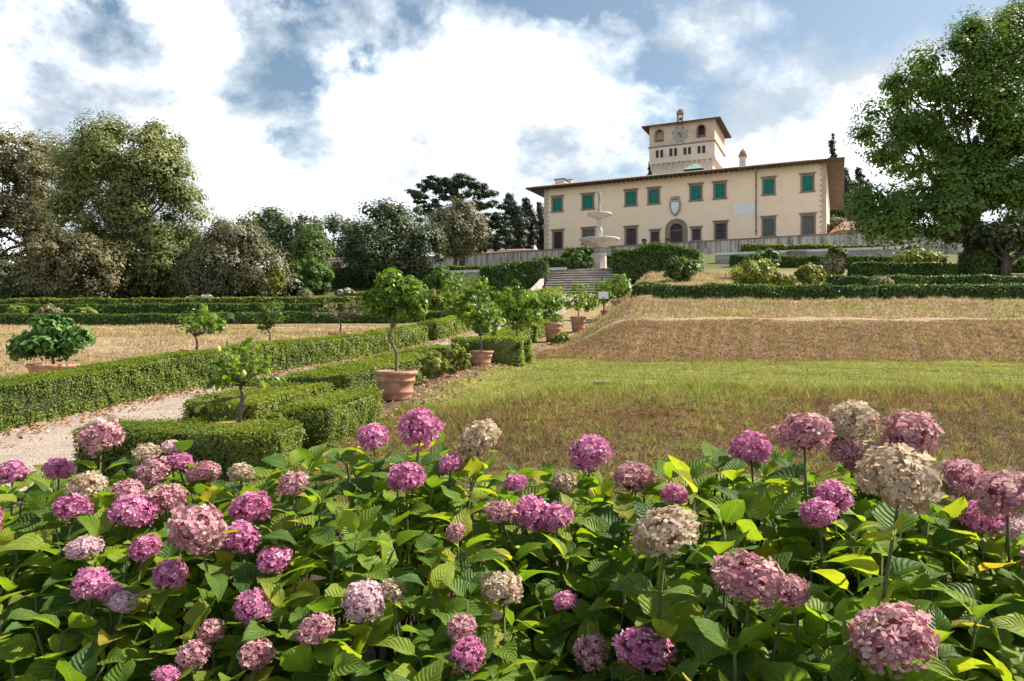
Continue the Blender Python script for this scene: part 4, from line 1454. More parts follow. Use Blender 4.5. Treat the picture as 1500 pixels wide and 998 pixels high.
# curved kerb of the fountain platform
FD = 72.0
fx = P(878, 393, FD)
plz = EYE + 6.3
pk = empty('fountain_platform', (fx[0], FD, plz))
m = MB()
m.lathe([(5.1, -1.5), (5.1, .25), (5.25, .26), (5.25, .44), (0.1, .44)], 48)
m.build('basin_kerb', M['stone'], pk)
tag(pk, 'round stone platform under the fountain at the stair head', 'platform')
fn = empty('fountain', (fx[0], FD, plz + .44))
tag(fn, 'tiered marble fountain with a wide bowl, small upper bowl and bronze finial', 'fountain')


def fz(py):
    return (499 - py) / FPX * FD + EYE - (plz + .44)


def fr(wpx):
    return wpx / FPX * FD / 2


MB().lathe([(1.05, 0), (1.05, .25), (.75, .35), (.70, fz(374)), (.80, fz(372.5)), (.80, fz(371.5))], 8).build('pedestal', M['marble'], fn)
MB().lathe([(.55, fz(371.4)), (.50, fz(368)), (.62, fz(366)), (.45, fz(364))], 20).build('neck', M['stone'], fn, True)
MB().lathe([(fr(14), fz(364.5)), (fr(30), fz(361)), (fr(46), fz(356)), (fr(55), fz(353.5)), (fr(59), fz(352.5)), (fr(59), fz(350)), (fr(55), fz(350)), (fr(44), fz(352)), (fr(20), fz(354))], 40).build('lower_bowl', M['marble'], fn, True)
MB().lathe([(fr(14), fz(353.9)), (fr(10), fz(351)), (fr(7), fz(347)), (fr(9), fz(343)), (fr(11), fz(339)), (fr(7), fz(334)), (fr(5), fz(330)), (fr(8), fz(326)), (fr(6), fz(324)), (fr(9), fz(321))], 20).build('carved_stem', M['marble'], fn, True)
MB().lathe([(fr(7), fz(321.6)), (fr(18), fz(319.5)), (fr(31), fz(316.5)), (fr(36), fz(315)), (fr(36), fz(313)), (fr(32), fz(313.2)), (fr(18), fz(315.5)), (fr(6), fz(316))], 32).build('upper_bowl', M['marble'], fn, True)
MB().lathe([(fr(7), fz(316)), (fr(5), fz(312)), (fr(7), fz(309)), (fr(3.5), fz(305)), (fr(3), fz(302)), (fr(4.5), fz(300)), (fr(2), fz(297))], 14).build('finial_base', M['stone'], fn, True)
m = MB()                                             # slim statuette on top: legs, torso, head, raised arm
zb0 = fz(297)
hS = fz(279) - zb0
m.tube([(.06, 0, zb0 - .05), (.07, .02, zb0 + hS * .25), (.04, 0, zb0 + hS * .48), (0, 0, zb0 + hS * .62), (0, 0, zb0 + hS * .78), (0, -.01, zb0 + hS * .84), (0, -.02, zb0 + hS * .90), (0, -.02, zb0 + hS * .97), (0, -.02, zb0 + hS)],
       [.06, .07, .11, .10, .13, .05, .075, .07, .02], 9)
m.tube([(-.07, 0, zb0 - .05), (-.08, -.05, zb0 + hS * .25), (-.04, 0, zb0 + hS * .5)], [.055, .065, .1], 8)
m.tube([(.11, 0, zb0 + hS * .77), (.22, -.05, zb0 + hS * .66), (.14, -.15, zb0 + hS * .6)], [.045, .035, .03], 6)
m.tube([(-.11, 0, zb0 + hS * .77), (-.2, -.03, zb0 + hS * .86), (-.07, -.04, zb0 + hS * .97)], [.045, .035, .03], 6)
m.build('statuette', M['copper'], fn, True)

# ------------------------------------------------------------------ trees
GTREE = 'trees round the garden'


def lobes_px(specs):
    """(px, py, D, rx_px, rz_px[, depth factor]) -> ellipsoid lobes"""
    out = []
    for s in specs:
        c = P(s[0], s[1], s[2])
        rx, rz = s[3] / FPX * s[2], s[4] / FPX * s[2]
        out.append((c[0], c[1], c[2], rx, rx * (s[5] if len(s) > 5 else .9), rz))
    return out


def gbase(px, D):
    x = (px - 750) / FPX * D
    return (x, D, gz(x, D))


tree('holm_oak', 'largest holm oak, tall uneven olive-green crown lit on one flank', 'tree', GTREE,
     lobes_px([(190, 250, 60, 78, 62), (225, 300, 60, 62, 75), (150, 300, 61, 60, 75), (240, 225, 60, 38, 36), (130, 235, 61, 40, 36), (205, 208, 60, 45, 20), (215, 385, 60, 66, 55), (165, 390, 59, 55, 52), (255, 330, 59, 36, 50), (250, 395, 59, 40, 42)]),
     M['oak'], M['bark'], gbase(185, 60), P(190, 250, 60), .55, 101, 230, 1.45, 340, .19, nl=14, shell=.70, keep_up=.72)
tree('holm_oak', 'brownish holm oak with open dark gaps, half behind the largest oak', 'tree', GTREE,
     lobes_px([(40, 270, 70, 62, 50), (-20, 290, 70, 60, 60), (75, 240, 71, 48, 32), (20, 225, 70, 45, 22), (30, 370, 70, 70, 60), (-70, 330, 70, 60, 90), (85, 330, 70, 40, 50)]),
     M['oak_brown'], M['bark'], gbase(40, 70), P(40, 260, 70), .55, 102, 130, 1.7, 320, .22, nl=12, shell=.75, keep_up=.75)
tree('bay_tree', 'low brownish bushy tree at the foot of the largest holm oak', 'tree', GTREE,
     lobes_px([(95, 385, 55, 52, 48), (70, 400, 55, 35, 40), (135, 400, 55, 35, 42)]),
     M['oak_brown'], M['bark'], gbase(95, 55), P(95, 390, 55), .25, 103, 80, 1.0, 220, .17, shell=.55)
tree('olive_like_tree', 'rounded grey-green bushy tree between the largest oak and the green dome', 'tree', GTREE,
     lobes_px([(335, 385, 58, 58, 50), (310, 400, 58, 42, 40), (375, 395, 58, 38, 42), (345, 350, 58, 45, 25)]),
     M['grey_green'], M['bark'], gbase(340, 58), P(340, 380, 58), .28, 104, 120, 1.05, 230, .17, shell=.5, keep_up=.65)
tree('evergreen_tree', 'dark green dome-shaped tree behind the grey-green tree', 'tree', GTREE,
     lobes_px([(415, 350, 85, 50, 42), (385, 345, 86, 35, 35), (440, 365, 84, 35, 38)]), M['dark_tree'], M['bark'], gbase(415, 85), P(415, 350, 85), .4, 105, 110, 1.4, 170, .22)
tree('evergreen_tree', 'small dark round tree behind the little pale outbuilding', 'tree', GTREE,
     lobes_px([(488, 352, 112, 38, 32), (515, 365, 112, 26, 28), (460, 360, 112, 26, 28)]), M['dark_tree'], M['bark'], gbase(488, 112), P(488, 352, 112), .4, 106, 80, 1.5, 140, .28)
tree('evergreen_tree', 'mid-green conical shrub tree before the dark green dome', 'tree', GTREE,
     lobes_px([(455, 372, 76, 26, 34), (460, 355, 76, 16, 18)]), M['green_shrub'], M['bark'], gbase(455, 76), P(455, 372, 76), .2, 107, 60, 1.0, 120, .2)
tree('clipped_bush', 'clipped round-topped green bush below the dark green dome', 'bush', GTREE,
     lobes_px([(449, 408, 66, 33, 26), (435, 412, 66, 20, 22), (466, 412, 66, 20, 22)]), M['hedge_dark'], M['bark'], gbase(449, 66), P(449, 412, 66), .15, 108, 170, .45, 70, .17, shell=.75)
tree('evergreen_tree', 'large dark bushy evergreen in front of the cedar', 'tree', GTREE,
     lobes_px([(560, 355, 74, 52, 48), (600, 350, 75, 46, 44), (545, 375, 73, 42, 36), (575, 325, 75, 32, 22), (615, 370, 74, 34, 34)]), M['dark_tree'], M['bark'], gbase(575, 74), P(575, 350, 74), .45, 109, 170, 1.3, 200, .2)
tree('evergreen_tree', 'smooth rounded grey-green tree beneath the cedar', 'tree', GTREE,
     lobes_px([(667, 338, 100, 39, 38), (650, 345, 100, 25, 30), (686, 345, 100, 24, 30)]), M['grey_green'], M['bark'], gbase(667, 100), P(667, 340, 100), .35, 110, 120, 1.3, 180, .23, shell=.75)
for k, (px, py, w, h, lab) in enumerate(((10, 418, 110, 60, 'dark undergrowth bush beneath the brownish oak'), (120, 425, 90, 44, 'dark undergrowth bush between the brownish oak and the largest oak'), (245, 420, 100, 56, 'dark undergrowth bush at the foot of the largest oak'), (315, 425, 90, 44, 'dark undergrowth bush behind the grey-green tree'), (400, 424, 80, 44, 'dark undergrowth bush beside the clipped round-topped bush'), (190, 415, 90, 66, 'dark undergrowth bush round the trunk of the largest oak'))):
    tree('undergrowth_bush', lab, 'bush', 'undergrowth below the oaks', lobes_px([(px, py, 64, w * .5, h * .5), (px - w * .3, py + 5, 64, w * .3, h * .42), (px + w * .3, py + 6, 64, w * .3, h * .4)]), M['dark_tree'], M['bark'], gbase(px, 64), P(px, py, 64), .15, 180 + k, 70, .9, 120, .2, nl=5)
# cedar: flat tiers
ced = [(660, 268, 116, 48, 7), (640, 276, 116, 38, 6), (690, 274, 116, 34, 6), (715, 284, 116, 22, 5), (625, 290, 115, 32, 6), (680, 288, 116, 40, 7), (612, 283, 116, 18, 4), (735, 300, 116, 18, 5), (700, 303, 115, 36, 7), (640, 305, 116, 34, 6), (615, 312, 116, 20, 4), (715, 322, 115, 30, 10), (690, 330, 115, 38, 14), (735, 345, 115, 22, 22), (700, 352, 115, 40, 20), (655, 325, 116, 40, 10)]
tree('cedar', 'flat-topped layered dark cedar standing against the sky', 'tree', GTREE, lobes_px(ced), M['cedar'], M['bark'], gbase(678, 116), P(668, 268, 116), .55, 111, 330, .85, 75, .32, nl=22, shell=.2, flat=.45)


def cypress(label, px, py_top, py_b, wpx, D, seed, grp='cypresses by the villa'):
    sp_ = []
    n = 9
    for k in range(n):
        t = (k + .5) / n
        w = wpx * (math.sin(math.pi * min(1, .12 + t * .80)) ** .6) * (1.0 if t > .3 else .45 + 1.8 * t)
        sp_.append((px + (k % 3 - 1) * wpx * .08, py_top + (py_b - py_top) * t, D, w * .5, (py_b - py_top) / n * 1.25))
    return tree('cypress', label, 'tree', grp, lobes_px(sp_), M['cypress'], M['bark'], (P(px, py_b, D)[0], D, max(gz(P(px, py_b, D)[0], D), P(px, py_b, D)[2] - 6)), P(px, py_top + (py_b - py_top) * .2, D), .3, seed, 170, min(.8, wpx / FPX * D * .24), 60, min(.42, wpx / FPX * D * .10 + .10), nl=3, updir=True, outw=.8, shell=.3, wpow=.3)


cypress('tallest cypress in the clump between cedar and villa', 748, 289, 375, 28, 160, 120)
cypress('broad dark cypress in the clump, tucked against the tallest one', 773, 298, 375, 30, 162, 121)
cypress('narrow cypress closest to the villa corner, cedar side', 793, 300, 372, 20, 170, 122)
cypress('short cypress tip filling the clump beside the cedar', 760, 310, 375, 24, 158, 123)
cypress('slim cypress rising above the trees beside the villa eave', 1220, 208, 350, 14, 175, 124)
cypress('broad cypress behind the villa corner at the big tree side', 1237, 248, 350, 34, 168, 125)
cypress('dark cypress beside the shed between villa and big tree', 1262, 255, 350, 30, 172, 126)
cypress('cypress peeping out at the tower foot, cedar side', 953, 238, 290, 9, 200, 127)
cypress('cypress tip standing behind the tower at its sunlit flank', 1050, 215, 290, 8, 205, 128)
tree('evergreen_tree', 'olive-green bush at the villa corner above the wall', 'bush', GTREE, lobes_px([(1222, 335, 122, 16, 12), (1245, 332, 122, 14, 12)]), M['grey_green'], M['bark'], tuple(P(1230, 350, 122)), P(1230, 335, 122), .15, 130, 60, .7, 60, .35, nl=4)
# big broadleaf tree
bl = [(1330, 150, 46, 58, 40), (1290, 170, 46, 38, 38), (1400, 110, 46, 60, 45), (1460, 70, 46, 60, 45), (1520, 60, 46, 70, 55), (1350, 220, 46, 62, 45), (1290, 215, 45, 34, 30), (1420, 190, 45, 70, 55), (1500, 150, 45, 70, 60),
      (1310, 290, 45, 48, 34), (1290, 320, 44, 36, 26), (1360, 300, 44, 60, 40), (1430, 280, 44, 64, 48), (1490, 250, 44, 60, 60), (1560, 170, 45, 80, 100), (1340, 340, 44, 45, 22), (1600, 260, 45, 70, 90), (1400, 345, 43, 40, 22), (1490, 320, 43, 45, 40)]
tree('broadleaf_tree', 'huge spreading broadleaf tree with dark trunk shading the upper terrace', 'tree', GTREE, lobes_px(bl), M['plane'], M['bark'], gbase(1432, 46), P(1430, 200, 45.5), .62, 131, 330, 1.2, 300, .175, nl=26, shell=.6, keep_up=.7)
tree('broadleaf_tree', 'slim dark-stemmed tree standing close beside the huge spreading tree', 'tree', GTREE, lobes_px([(1400, 300, 43, 35, 30), (1410, 260, 43, 30, 30)]), M['plane'], M['bark'], gbase(1412, 44), P(1408, 280, 43), .22, 132, 60, .8, 70, .2, nl=6)
# heavy low dark limb
tree('dark_yew', 'very dark low spreading bush under the huge broadleaf tree', 'bush', GTREE, lobes_px([(1480, 350, 42, 60, 16), (1420, 345, 42, 35, 12), (1550, 350, 42, 60, 20)]), M['dark_tree'], M['bark'], gbase(1475, 42), P(1475, 352, 42), .35, 133, 120, .6, 80, .18, nl=6)

# ------------------------------------------------------------------ shrubs on the terraces
GS = 'shrubs on the terraces'


def shrub(label, px, py, D, wpx, hpx, mat, seed, leaf=None, name='shrub', n=60):
    leaf = leaf or max(.05, D * .0038)
    R = wpx / FPX * D / 2
    base = gbase(px, D)
    c = P(px, py, D)
    return tree(name, label, 'shrub', GS, [(c[0], c[1], c[2], R * .75, R * .75, hpx / FPX * D * .42), (c[0] - R * .35, c[1], c[2] - .1 * R, R * .5, R * .5, hpx / FPX * D * .3), (c[0] + R * .4, c[1], c[2], R * .45, R * .5, hpx / FPX * D * .33)],
                M[mat], M['bark_pale'], base, (c[0], c[1], c[2]), .03 * R + .02, seed, n, R * .22, 34, leaf, nl=10)


shrub('yellow-green leafy shrub in front of the round tan bush, wider one', 1105, 402, 33, 78, 44, 'yellow_shrub', 140)
shrub('yellow-green compact shrub below the round tan bush', 1187, 404, 33, 48, 40, 'yellow_shrub', 141)
shrub('sprawling yellowish shrub between the two yellow-green ones', 1143, 412, 32.5, 50, 26, 'yellow_shrub', 142)
shrub('round tan-coloured ball bush on the upper terrace', 1219, 390, 40, 42, 36, 'pale_shrub', 143, n=90)
shrub('open green shrub on the dry slope in front of the tall clipped hedge', 998, 396, 40, 60, 48, 'green_shrub', 144)
shrub('dark green shrub behind the yellow-green ones', 1120, 380, 48, 50, 34, 'green_shrub', 145)
shrub('dark upright shrub beside the pinkish plinth', 1225, 372, 55, 30, 22, 'green_shrub', 146)
shrub('low bright shrub group at the fountain foot, cedar side', 850, 384, 70, 44, 26, 'green_shrub', 147)
shrub('bright drooping shrub just behind the fountain pedestal', 900, 382, 76, 34, 24, 'green_shrub', 148)
shrub('yellow-green bed shrub along the white parapet near the huge tree', 1345, 379, 60, 70, 20, 'yellow_shrub', 149)
shrub('sunlit yellow-green shrub under the huge tree canopy', 1455, 378, 58, 60, 36, 'yellow_shrub', 150)
shrub('green shrub at the frame edge under the huge tree', 1492, 388, 52, 50, 40, 'green_shrub', 151)
shrub('pale rounded shrub behind the front bank hedge', 1290, 414, 33, 36, 12, 'pale_shrub', 152)
shrub('bright green shrub above the hedge row below the oaks', 25, 457, 41, 30, 20, 'yellow_shrub', 153)
shrub('yellowish shrub above the hedge row below the oaks', 72, 457, 41, 34, 22, 'pale_shrub', 154)
shrub('pale yellow-green shrub beside the yellowish one below the oaks', 122, 460, 40, 44, 18, 'yellow_shrub', 155)
shrub('white-flowered low shrub in the bed below the grey-green tree', 298, 441, 52, 60, 12, 'white_flower', 156, n=40)
shrub('white-flowered low shrub near the green bush dome', 505, 430, 55, 30, 14, 'white_flower', 157, n=30)
shrub('tan feathery shrub beside the flowering beds', 447, 434, 50, 26, 22, 'pale_shrub', 158)
shrub('bright narrow shrub with orange fruit beside the grey-green tree', 405, 412, 54, 22, 44, 'yellow_shrub', 159)
shrub('green shrub behind the tallest potted citrus', 648, 412, 48, 60, 40, 'green_shrub', 160)
shrub('green climbing shrub at the wall foot behind the stepped tall hedge', 850, 371, 88, 60, 16, 'green_shrub', 161)
shrub('bushy green shrub between hedge rows under the tall clipped hedge', 640, 440, 42, 40, 36, 'yellow_shrub', 162)

# ------------------------------------------------------------------ potted citrus trees
GP = 'potted citrus along the path'


def pot_profile(R, H):
    return [(R * .70, 0), (R * .72, H * .06), (R * .75, H * .22), (R * .79, H * .24), (R * .79, H * .30), (R * .78, H * .32), (R * .86, H * .62), (R * .91, H * .64), (R * .91, H * .70), (R * .89, H * .72),
            (R * .93, H * .84), (R * 1.0, H * .87), (R * 1.02, H * .93), (R * 1.0, H), (R * .90, H), (R * .88, H * .9), (R * .86, H * .86)]


def potted(label, base, R, H, trunk, lobes, mat, seed, leaf, n_clump, per, clump_r, r0=.025, nl=12, name='potted_citrus', lemons=()):
    base = np.array(base, float)
    e_ = empty(name, base)
    if R:
        MB().lathe(pot_profile(R, H), 32).build('pot', M['terracotta'], e_, True)
        MB().lathe([(R * .2, H * .80), (R * .87, H * .86), (R * .6, H * .89), (.02, H * .9)], 20).build('soil', M['soil'], e_, True)
    tp = [np.array(p, float) - base for p in trunk]
    L = [(l[0] - base[0], l[1] - base[1], l[2] - base[2], l[3], l[4], l[5]) for l in lobes]
    me, cc = crown_mesh('crown', L, M[mat], n_clump, clump_r, per, leaf, seed, shell=.35, asp=.5, leafvar=.26, keep_up=.35)
    m = MB()
    tp_ = []
    for i in range(len(tp) - 1):                     # smooth the trunk line
        p0, p1, p2, p3 = tp[max(i - 1, 0)], tp[i], tp[i + 1], tp[min(i + 2, len(tp) - 1)]
        for t in np.linspace(0, 1, 5)[:-1]:
            tp_.append(.5 * ((2 * p1) + (p2 - p0) * t + (2 * p0 - 5 * p1 + 4 * p2 - p3) * t * t + (-p0 + 3 * p1 - 3 * p2 + p3) * t ** 3))
    tp_.append(tp[-1])
    rad = r0 * (1 - .45 * np.linspace(0, 1, len(tp_)))
    m.tube(tp_, rad, 9)
    r = np.random.default_rng(seed)
    for q in cc[r.choice(len(cc), min(nl, len(cc)), replace=False)]:
        p0 = tp_[-1] if r.random() < .7 else tp_[int(len(tp_) * .8)]
        mid = .5 * (p0 + q) + r.normal(size=3) * .03
        m.tube([p0, mid, q], [rad[-1] * .7, rad[-1] * .45, rad[-1] * .15], 5)
    m.build('trunk', M['bark_pale'], e_, True)
    link('crown', me, e_)
    for p in lemons:
        MB().lathe([(.004, -.045), (.018, -.036), (.030, -.012), (.031, .010), (.022, .032), (.010, .043), (.004, .052)], 10, np.array(p) - base).build('lemon', M['lemon'], e_, True)
    tag(e_, label, 'potted tree', GP)
    return e_


D = 11.0                                             # twisted trunk citrus in the wide pot
b1 = P(580, 578, D)
b1[2] = gz(b1[0], b1[1])
h1 = P(580, 543, D)[2] - b1[2]
potted('citrus tree with a twisted bare trunk in the widest terracotta pot', b1, .325, h1,
       [(b1[0] - .0, D, b1[2] + h1 * .8), P(581, 520, D), P(578, 510, D), P(570, 497, D), P(573, 483, D), P(577, 470, D)],
       lobes_px([(578, 425, D, 30, 26), (555, 440, D, 24, 22), (605, 430, D, 22, 22), (572, 412, D, 20, 16), (612, 452, D, 18, 18), (545, 452, D, 18, 12), (585, 455, D, 26, 16)]), 'citrus', 201, .072, 190, 17, .085, .030)
D = 15.6
b2 = P(705, 545, D)
b2[2] = gz(b2[0], b2[1])
h2 = P(705, 514, D)[2] - b2[2]
potted('forked loose-crowned citrus in a banded terracotta pot before a hedge end', b2, .265, h2, [(b2[0], D, b2[2] + h2 * .8), P(705, 505, D), P(704, 492, D)],
       lobes_px([(690, 455, D, 34, 28), (715, 470, D, 24, 24), (672, 440, D, 26, 22), (700, 430, D, 22, 20)]), 'citrus', 202, .078, 120, 16, .115, .028, nl=16)
D = 20.5
b3 = P(757, 500, D)
b3[2] = gz(b3[0], b3[1])
potted('dense bushy citrus in a pot sunk behind the hedge blocks', b3, .40, .5, [(b3[0], D, b3[2] + .4), P(757, 480, D), P(757, 465, D)],
       lobes_px([(757, 450, D, 32, 34), (775, 458, D, 22, 24), (740, 455, D, 20, 24)]), 'citrus', 203, .088, 170, 16, .13, .03)
D = 26.0
for (px, rim, bot, wpx, D, cr, lab, sd) in (
        (810, 473, 503, 27, 26.0, [(805, 447, 22, 20), (792, 452, 16, 14)], 'small citrus in a tall leaning pot at the foot of the second bank', 204),
        (847, 464, 488, 24, 30.5, [(845, 437, 26, 22), (862, 443, 15, 14)], 'spreading citrus in a pale pot near the small sign', 205),
        (905, 441, 464, 20, 35.5, [(908, 419, 17, 17)], 'ball-crowned citrus in a pot on the dry slope', 206),
        (886, 455, 470, 14, 36.5, [(884, 428, 17, 20)], 'narrow citrus in the small pot beside the sign', 207),
        (672, 428, 440, 20, 40.0, [(670, 412, 24, 16), (660, 424, 18, 14)], 'citrus in a pot beyond the path hedge, behind the forked one', 208),
        (790, 470, 478, 18, 44.0, [(795, 440, 16, 16)], 'small citrus in a pot beside the path below the stairs', 209)):
    b = P(px, bot, D)
    b[2] = min(gz(b[0], b[1]), P(px, rim, D)[2] - .3)
    hh = P(px, rim, D)[2] - b[2]
    lb = lobes_px([(c[0], c[1], D, c[2], c[3]) for c in cr])
    potted(lab, b, wpx / 2 / FPX * D, hh, [(b[0], D, b[2] + hh * .8), (b[0], D, b[2] + hh + .2), (lb[0][0], D, lb[0][2] - lb[0][5] * .3)], lb, 'citrus', sd, .10, 85, 14, .16, .03)
# beyond the long hedge
D = 13.2
b = P(78, 560, D)
b[2] = gz(b[0], b[1])
hh = P(78, 533, D)[2] - b[2]
potted('low spreading dark-leaved shrub in a wide shallow terracotta bowl', b, .42, hh, [(b[0], D, b[2] + hh * .8), P(78, 530, D), P(76, 520, D)],
       lobes_px([(65, 500, D, 40, 22), (100, 500, D, 28, 24), (75, 480, D, 30, 16), (35, 510, D, 24, 14)]), 'citrus_dark', 210, .105, 120, 16, .11, .035, name='potted_shrub')
for (px, bot, D, cr, lab, sd, mt) in (
        (287, 512, 17.5, [(300, 465, 28, 18), (278, 472, 22, 16), (318, 478, 16, 14)], 'small gnarled citrus in a pot beyond the long hedge, near the lemon tree', 211, 'citrus'),
        (394, 500, 20.0, [(398, 460, 22, 18), (388, 475, 14, 16)], 'slender small citrus beyond the long hedge, behind the lemon tree', 212, 'green_shrub'),
        (497, 487, 23.0, [(500, 448, 28, 12), (480, 456, 20, 8), (525, 452, 16, 12)], 'sparse thin-branched citrus beyond the long hedge, beside the twisted-trunk tree', 213, 'pale_shrub')):
    b = P(px, bot + 4, D)
    b[2] = gz(b[0], b[1])
    pz_ = P(px, bot, D)[2]
    hh = max(.25, pz_ - b[2])
    lb = lobes_px([(c[0], c[1], D, c[2], c[3]) for c in cr])
    potted(lab, b, .36, hh, [(b[0], D, b[2] + hh * .8), P(px + 2, bot - 10, D), P(px - 2, bot - 20, D)], lb, mt, sd, .085, 55 if sd != 213 else 30, 10, .12, .035, nl=18)

# near lemon tree : every leaf is a piece of its own
lr = np.random.default_rng(77)


def blade_mesh(name, mat, ln=1.0, wd=.6, nseg=7, ncol=4, fold=.18, droop=.25, wave=.03, serr=.0, pet=.18, tipp=1.0, seed=0):
    """Leaf blade along +Y with a stalk, creased along the midrib, bent and slightly wavy."""
    r = np.random.default_rng(seed)
    V, F, UV = [], [], []
    us = np.linspace(0, 1, nseg + 1)
    for i, u in enumerate(us):
        prof_ = (math.sin(math.pi * u ** .78) ** .85) if 0 < u < 1 else 0.0
        prof_ = prof_ * (1 - .12 * u ** 3) + (.02 if u < 1 else .004)
        for j in range(ncol + 1):
            w = (j / ncol) * 2 - 1
            x = w * wd * .5 * prof_
            if abs(w) == 1 and 0 < i < nseg:
                x *= 1 + serr * (1 if i % 2 else -1)
            y = ln * u - .04 * abs(w) * prof_
            z = fold * abs(x) * 1.4 - droop * ln * u ** 2 + .10 * ln * u + wave * math.sin(7 * u + 3 * w + seed) * abs(w)
            V.append((x, y + pet, z))
            UV.append((w * .5 + .5, u))
    for i in range(nseg):
        for j in range(ncol):
            a = i * (ncol + 1) + j
            F.append((a, a + 1, a + ncol + 2, a + ncol + 1))
    b = len(V)
    V += [(-.012, 0, -.006), (.012, 0, -.006), (.012, pet + .02, .0), (-.012, pet + .02, .0), (0, 0, -.03), (0, pet + .02, -.02)]
    UV += [(.5, 0)] * 6
    F += [(b, b + 1, b + 2, b + 3), (b, b + 3, b + 5, b + 4), (b + 1, b + 4, b + 5, b + 2)]
    return mesh_np(name, np.array(V), np.array(F), mat, uv=np.array(UV), smooth=True)


def leaf_place(mesh, parent, pos, out, up, size, roll=0.0):
    """Leaf at pos pointing along out with its face towards up."""
    y = Vector(out).normalized()
    z = Vector(up)
    z = (z - y * z.dot(y))
    if z.length < 1e-4:
        z = Vector((0, 0, 1)).cross(y) + Vector((1e-3, 0, 0))
    z.normalize()
    x = y.cross(z)
    mt = Matrix((x, y, z)).transposed().to_4x4()
    mt = mt @ Matrix.Rotation(roll, 4, 'Y')
    o = bpy.data.objects.new('leaf', mesh)
    o.matrix_world = Matrix.Translation(Vector(pos)) @ mt @ Matrix.Scale(size, 4)
    COL.objects.link(o)
    o.parent = parent
    return o


M['lemon_leaf'] = leaf_mat('lemon_tree_leaf', [(0, (.07, .14, .022)), (.5, (.15, .24, .035)), (1, (.29, .34, .06))], (1.7, 1.7, .6), .4, .35, 'obj')
D = 8.15
bL = P(350, 640, D)
bL[2] = gz(bL[0], bL[1])
lt = empty('lemon_tree', bL)
tag(lt, 'small lemon tree with ripening fruit standing in a pot inside the low box hedge', 'potted tree')
rimz = P(350, 621, D)[2] - bL[2]
MB().lathe(pot_profile(.36, max(.3, rimz)), 32).build('pot', M['terracotta'], lt, True)
MB().lathe([(.1, rimz * .8), (.31, rimz * .86), (.02, rimz * .93)], 20).build('soil', M['soil'], lt, True)
lm = [blade_mesh('lemon_leaf', M['lemon_leaf'], 1.0, .52, 5, 2, .25, .25, .02, 0, .12, seed=s) for s in range(3)]
tk = [P(350, 622, D) - bL, P(352, 600, D) - bL, P(356, 580, D) - bL, P(352, 565, D) - bL]
m = MB()
m.tube(tk, [.030, .026, .022, .020], 9)
tips = []
for (px, py, dd) in ((300, 560, .1), (318, 530, 0), (335, 510, -.1), (360, 500, .1), (380, 515, .05), (395, 535, -.1), (405, 550, .1), (345, 535, -.15), (330, 560, -.2), (370, 540, .15), (290, 590, -.1), (312, 592, .05), (385, 560, -.15), (350, 520, .2), (325, 545, .15)):
    q = P(px, py, D + dd) - bL
    p0 = tk[3] if py < 575 else tk[2]
    mid = .5 * (p0 + q) + lr.normal(size=3) * .025
    m.tube([p0, mid, q], [.011, .008, .003], 6)
    for f in np.linspace(.4, 1, 8):
        c = p0 * (1 - f) ** 2 + 2 * mid * f * (1 - f) + q * f * f
        tips.append((c, q - mid))
m.build('trunk', M['bark_pale'], lt, True)
for (c, d) in tips:
    d = d / (np.linalg.norm(d) + 1e-6)
    for q in range(2 if len(lt.children) < 230 else 1):
        o_ = d * .5 + unit(lr, 1)[0] * .9
        o_[2] -= .1
        leaf_place(lm[lr.integers(3)], lt, c, o_, np.array([0, 0, 1]) + .7 * unit(lr, 1)[0], .115 * (.7 + .5 * lr.random()))
for (px, py) in ((320, 513), (357, 548), (383, 563), (376, 570), (289, 600)):
    m = MB().lathe([(.004, -.050), (.020, -.040), (.034, -.013), (.035, .012), (.025, .036), (.012, .048), (.004, .058)], 12)
    o_ = m.build('lemon', M['lemon'], lt, True)
    o_.location = P(px, py, D - .12) - bL
    o_.scale = (.85, .85, .85)

# sign, hose, drain cover
sg = empty('plant_sign', P(884, 470, 34))
sg.location.z = gz(sg.location.x, 34)
MB().box(-.02, .02, -.02, .02, 0, 1.0).build('post', M['metal_dark'], sg)
MB().add([(-.24, -.03, .92), (.24, -.03, .92), (.24, .08, 1.25), (-.24, .08, 1.25), (-.24, -.01, .90), (.24, -.01, .90), (.24, .10, 1.23), (-.24, .10, 1.23)],
         [(0, 1, 2, 3), (4, 7, 6, 5), (0, 4, 5, 1), (1, 5, 6, 2), (2, 6, 7, 3), (3, 7, 4, 0)]).build('panel', M['white_wall'], sg)
tag(sg, 'small tilted information sign on a post among the potted citrus', 'sign')
hp = [P(400, 690, 8.0), P(430, 668, 8.5), P(460, 650, 9.0), P(487, 636, 9.6)]
hp = [np.array([p[0], p[1], gz(p[0], p[1]) + .03]) for p in hp]
tag(MB().tube(hp, [.022] * 4, 8).build('hose', M['hose'], None, True), 'grey irrigation hose lying on bare soil beside the low hedge', 'hose')
dc = empty('drain_cover', P(887, 560, 10.8))
dc.location.z = gz(dc.location.x, 10.8) + .01
m = MB().box(-.2, .2, -.16, -.12, -.03, .03).box(-.2, .2, .12, .16, -.03, .03).box(-.2, -.16, -.12, .12, -.03, .03).box(.16, .2, -.12, .12, -.03, .03)
m.build('frame', M['metal_dark'], dc)
for k in range(5):
    MB().box(-.14 + .06 * k, -.11 + .06 * k, -.12, .12, -.02, .022).build('bar', M['metal_dark'], dc)
tag(dc, 'small dark iron grating set in the green lawn', 'drain cover')

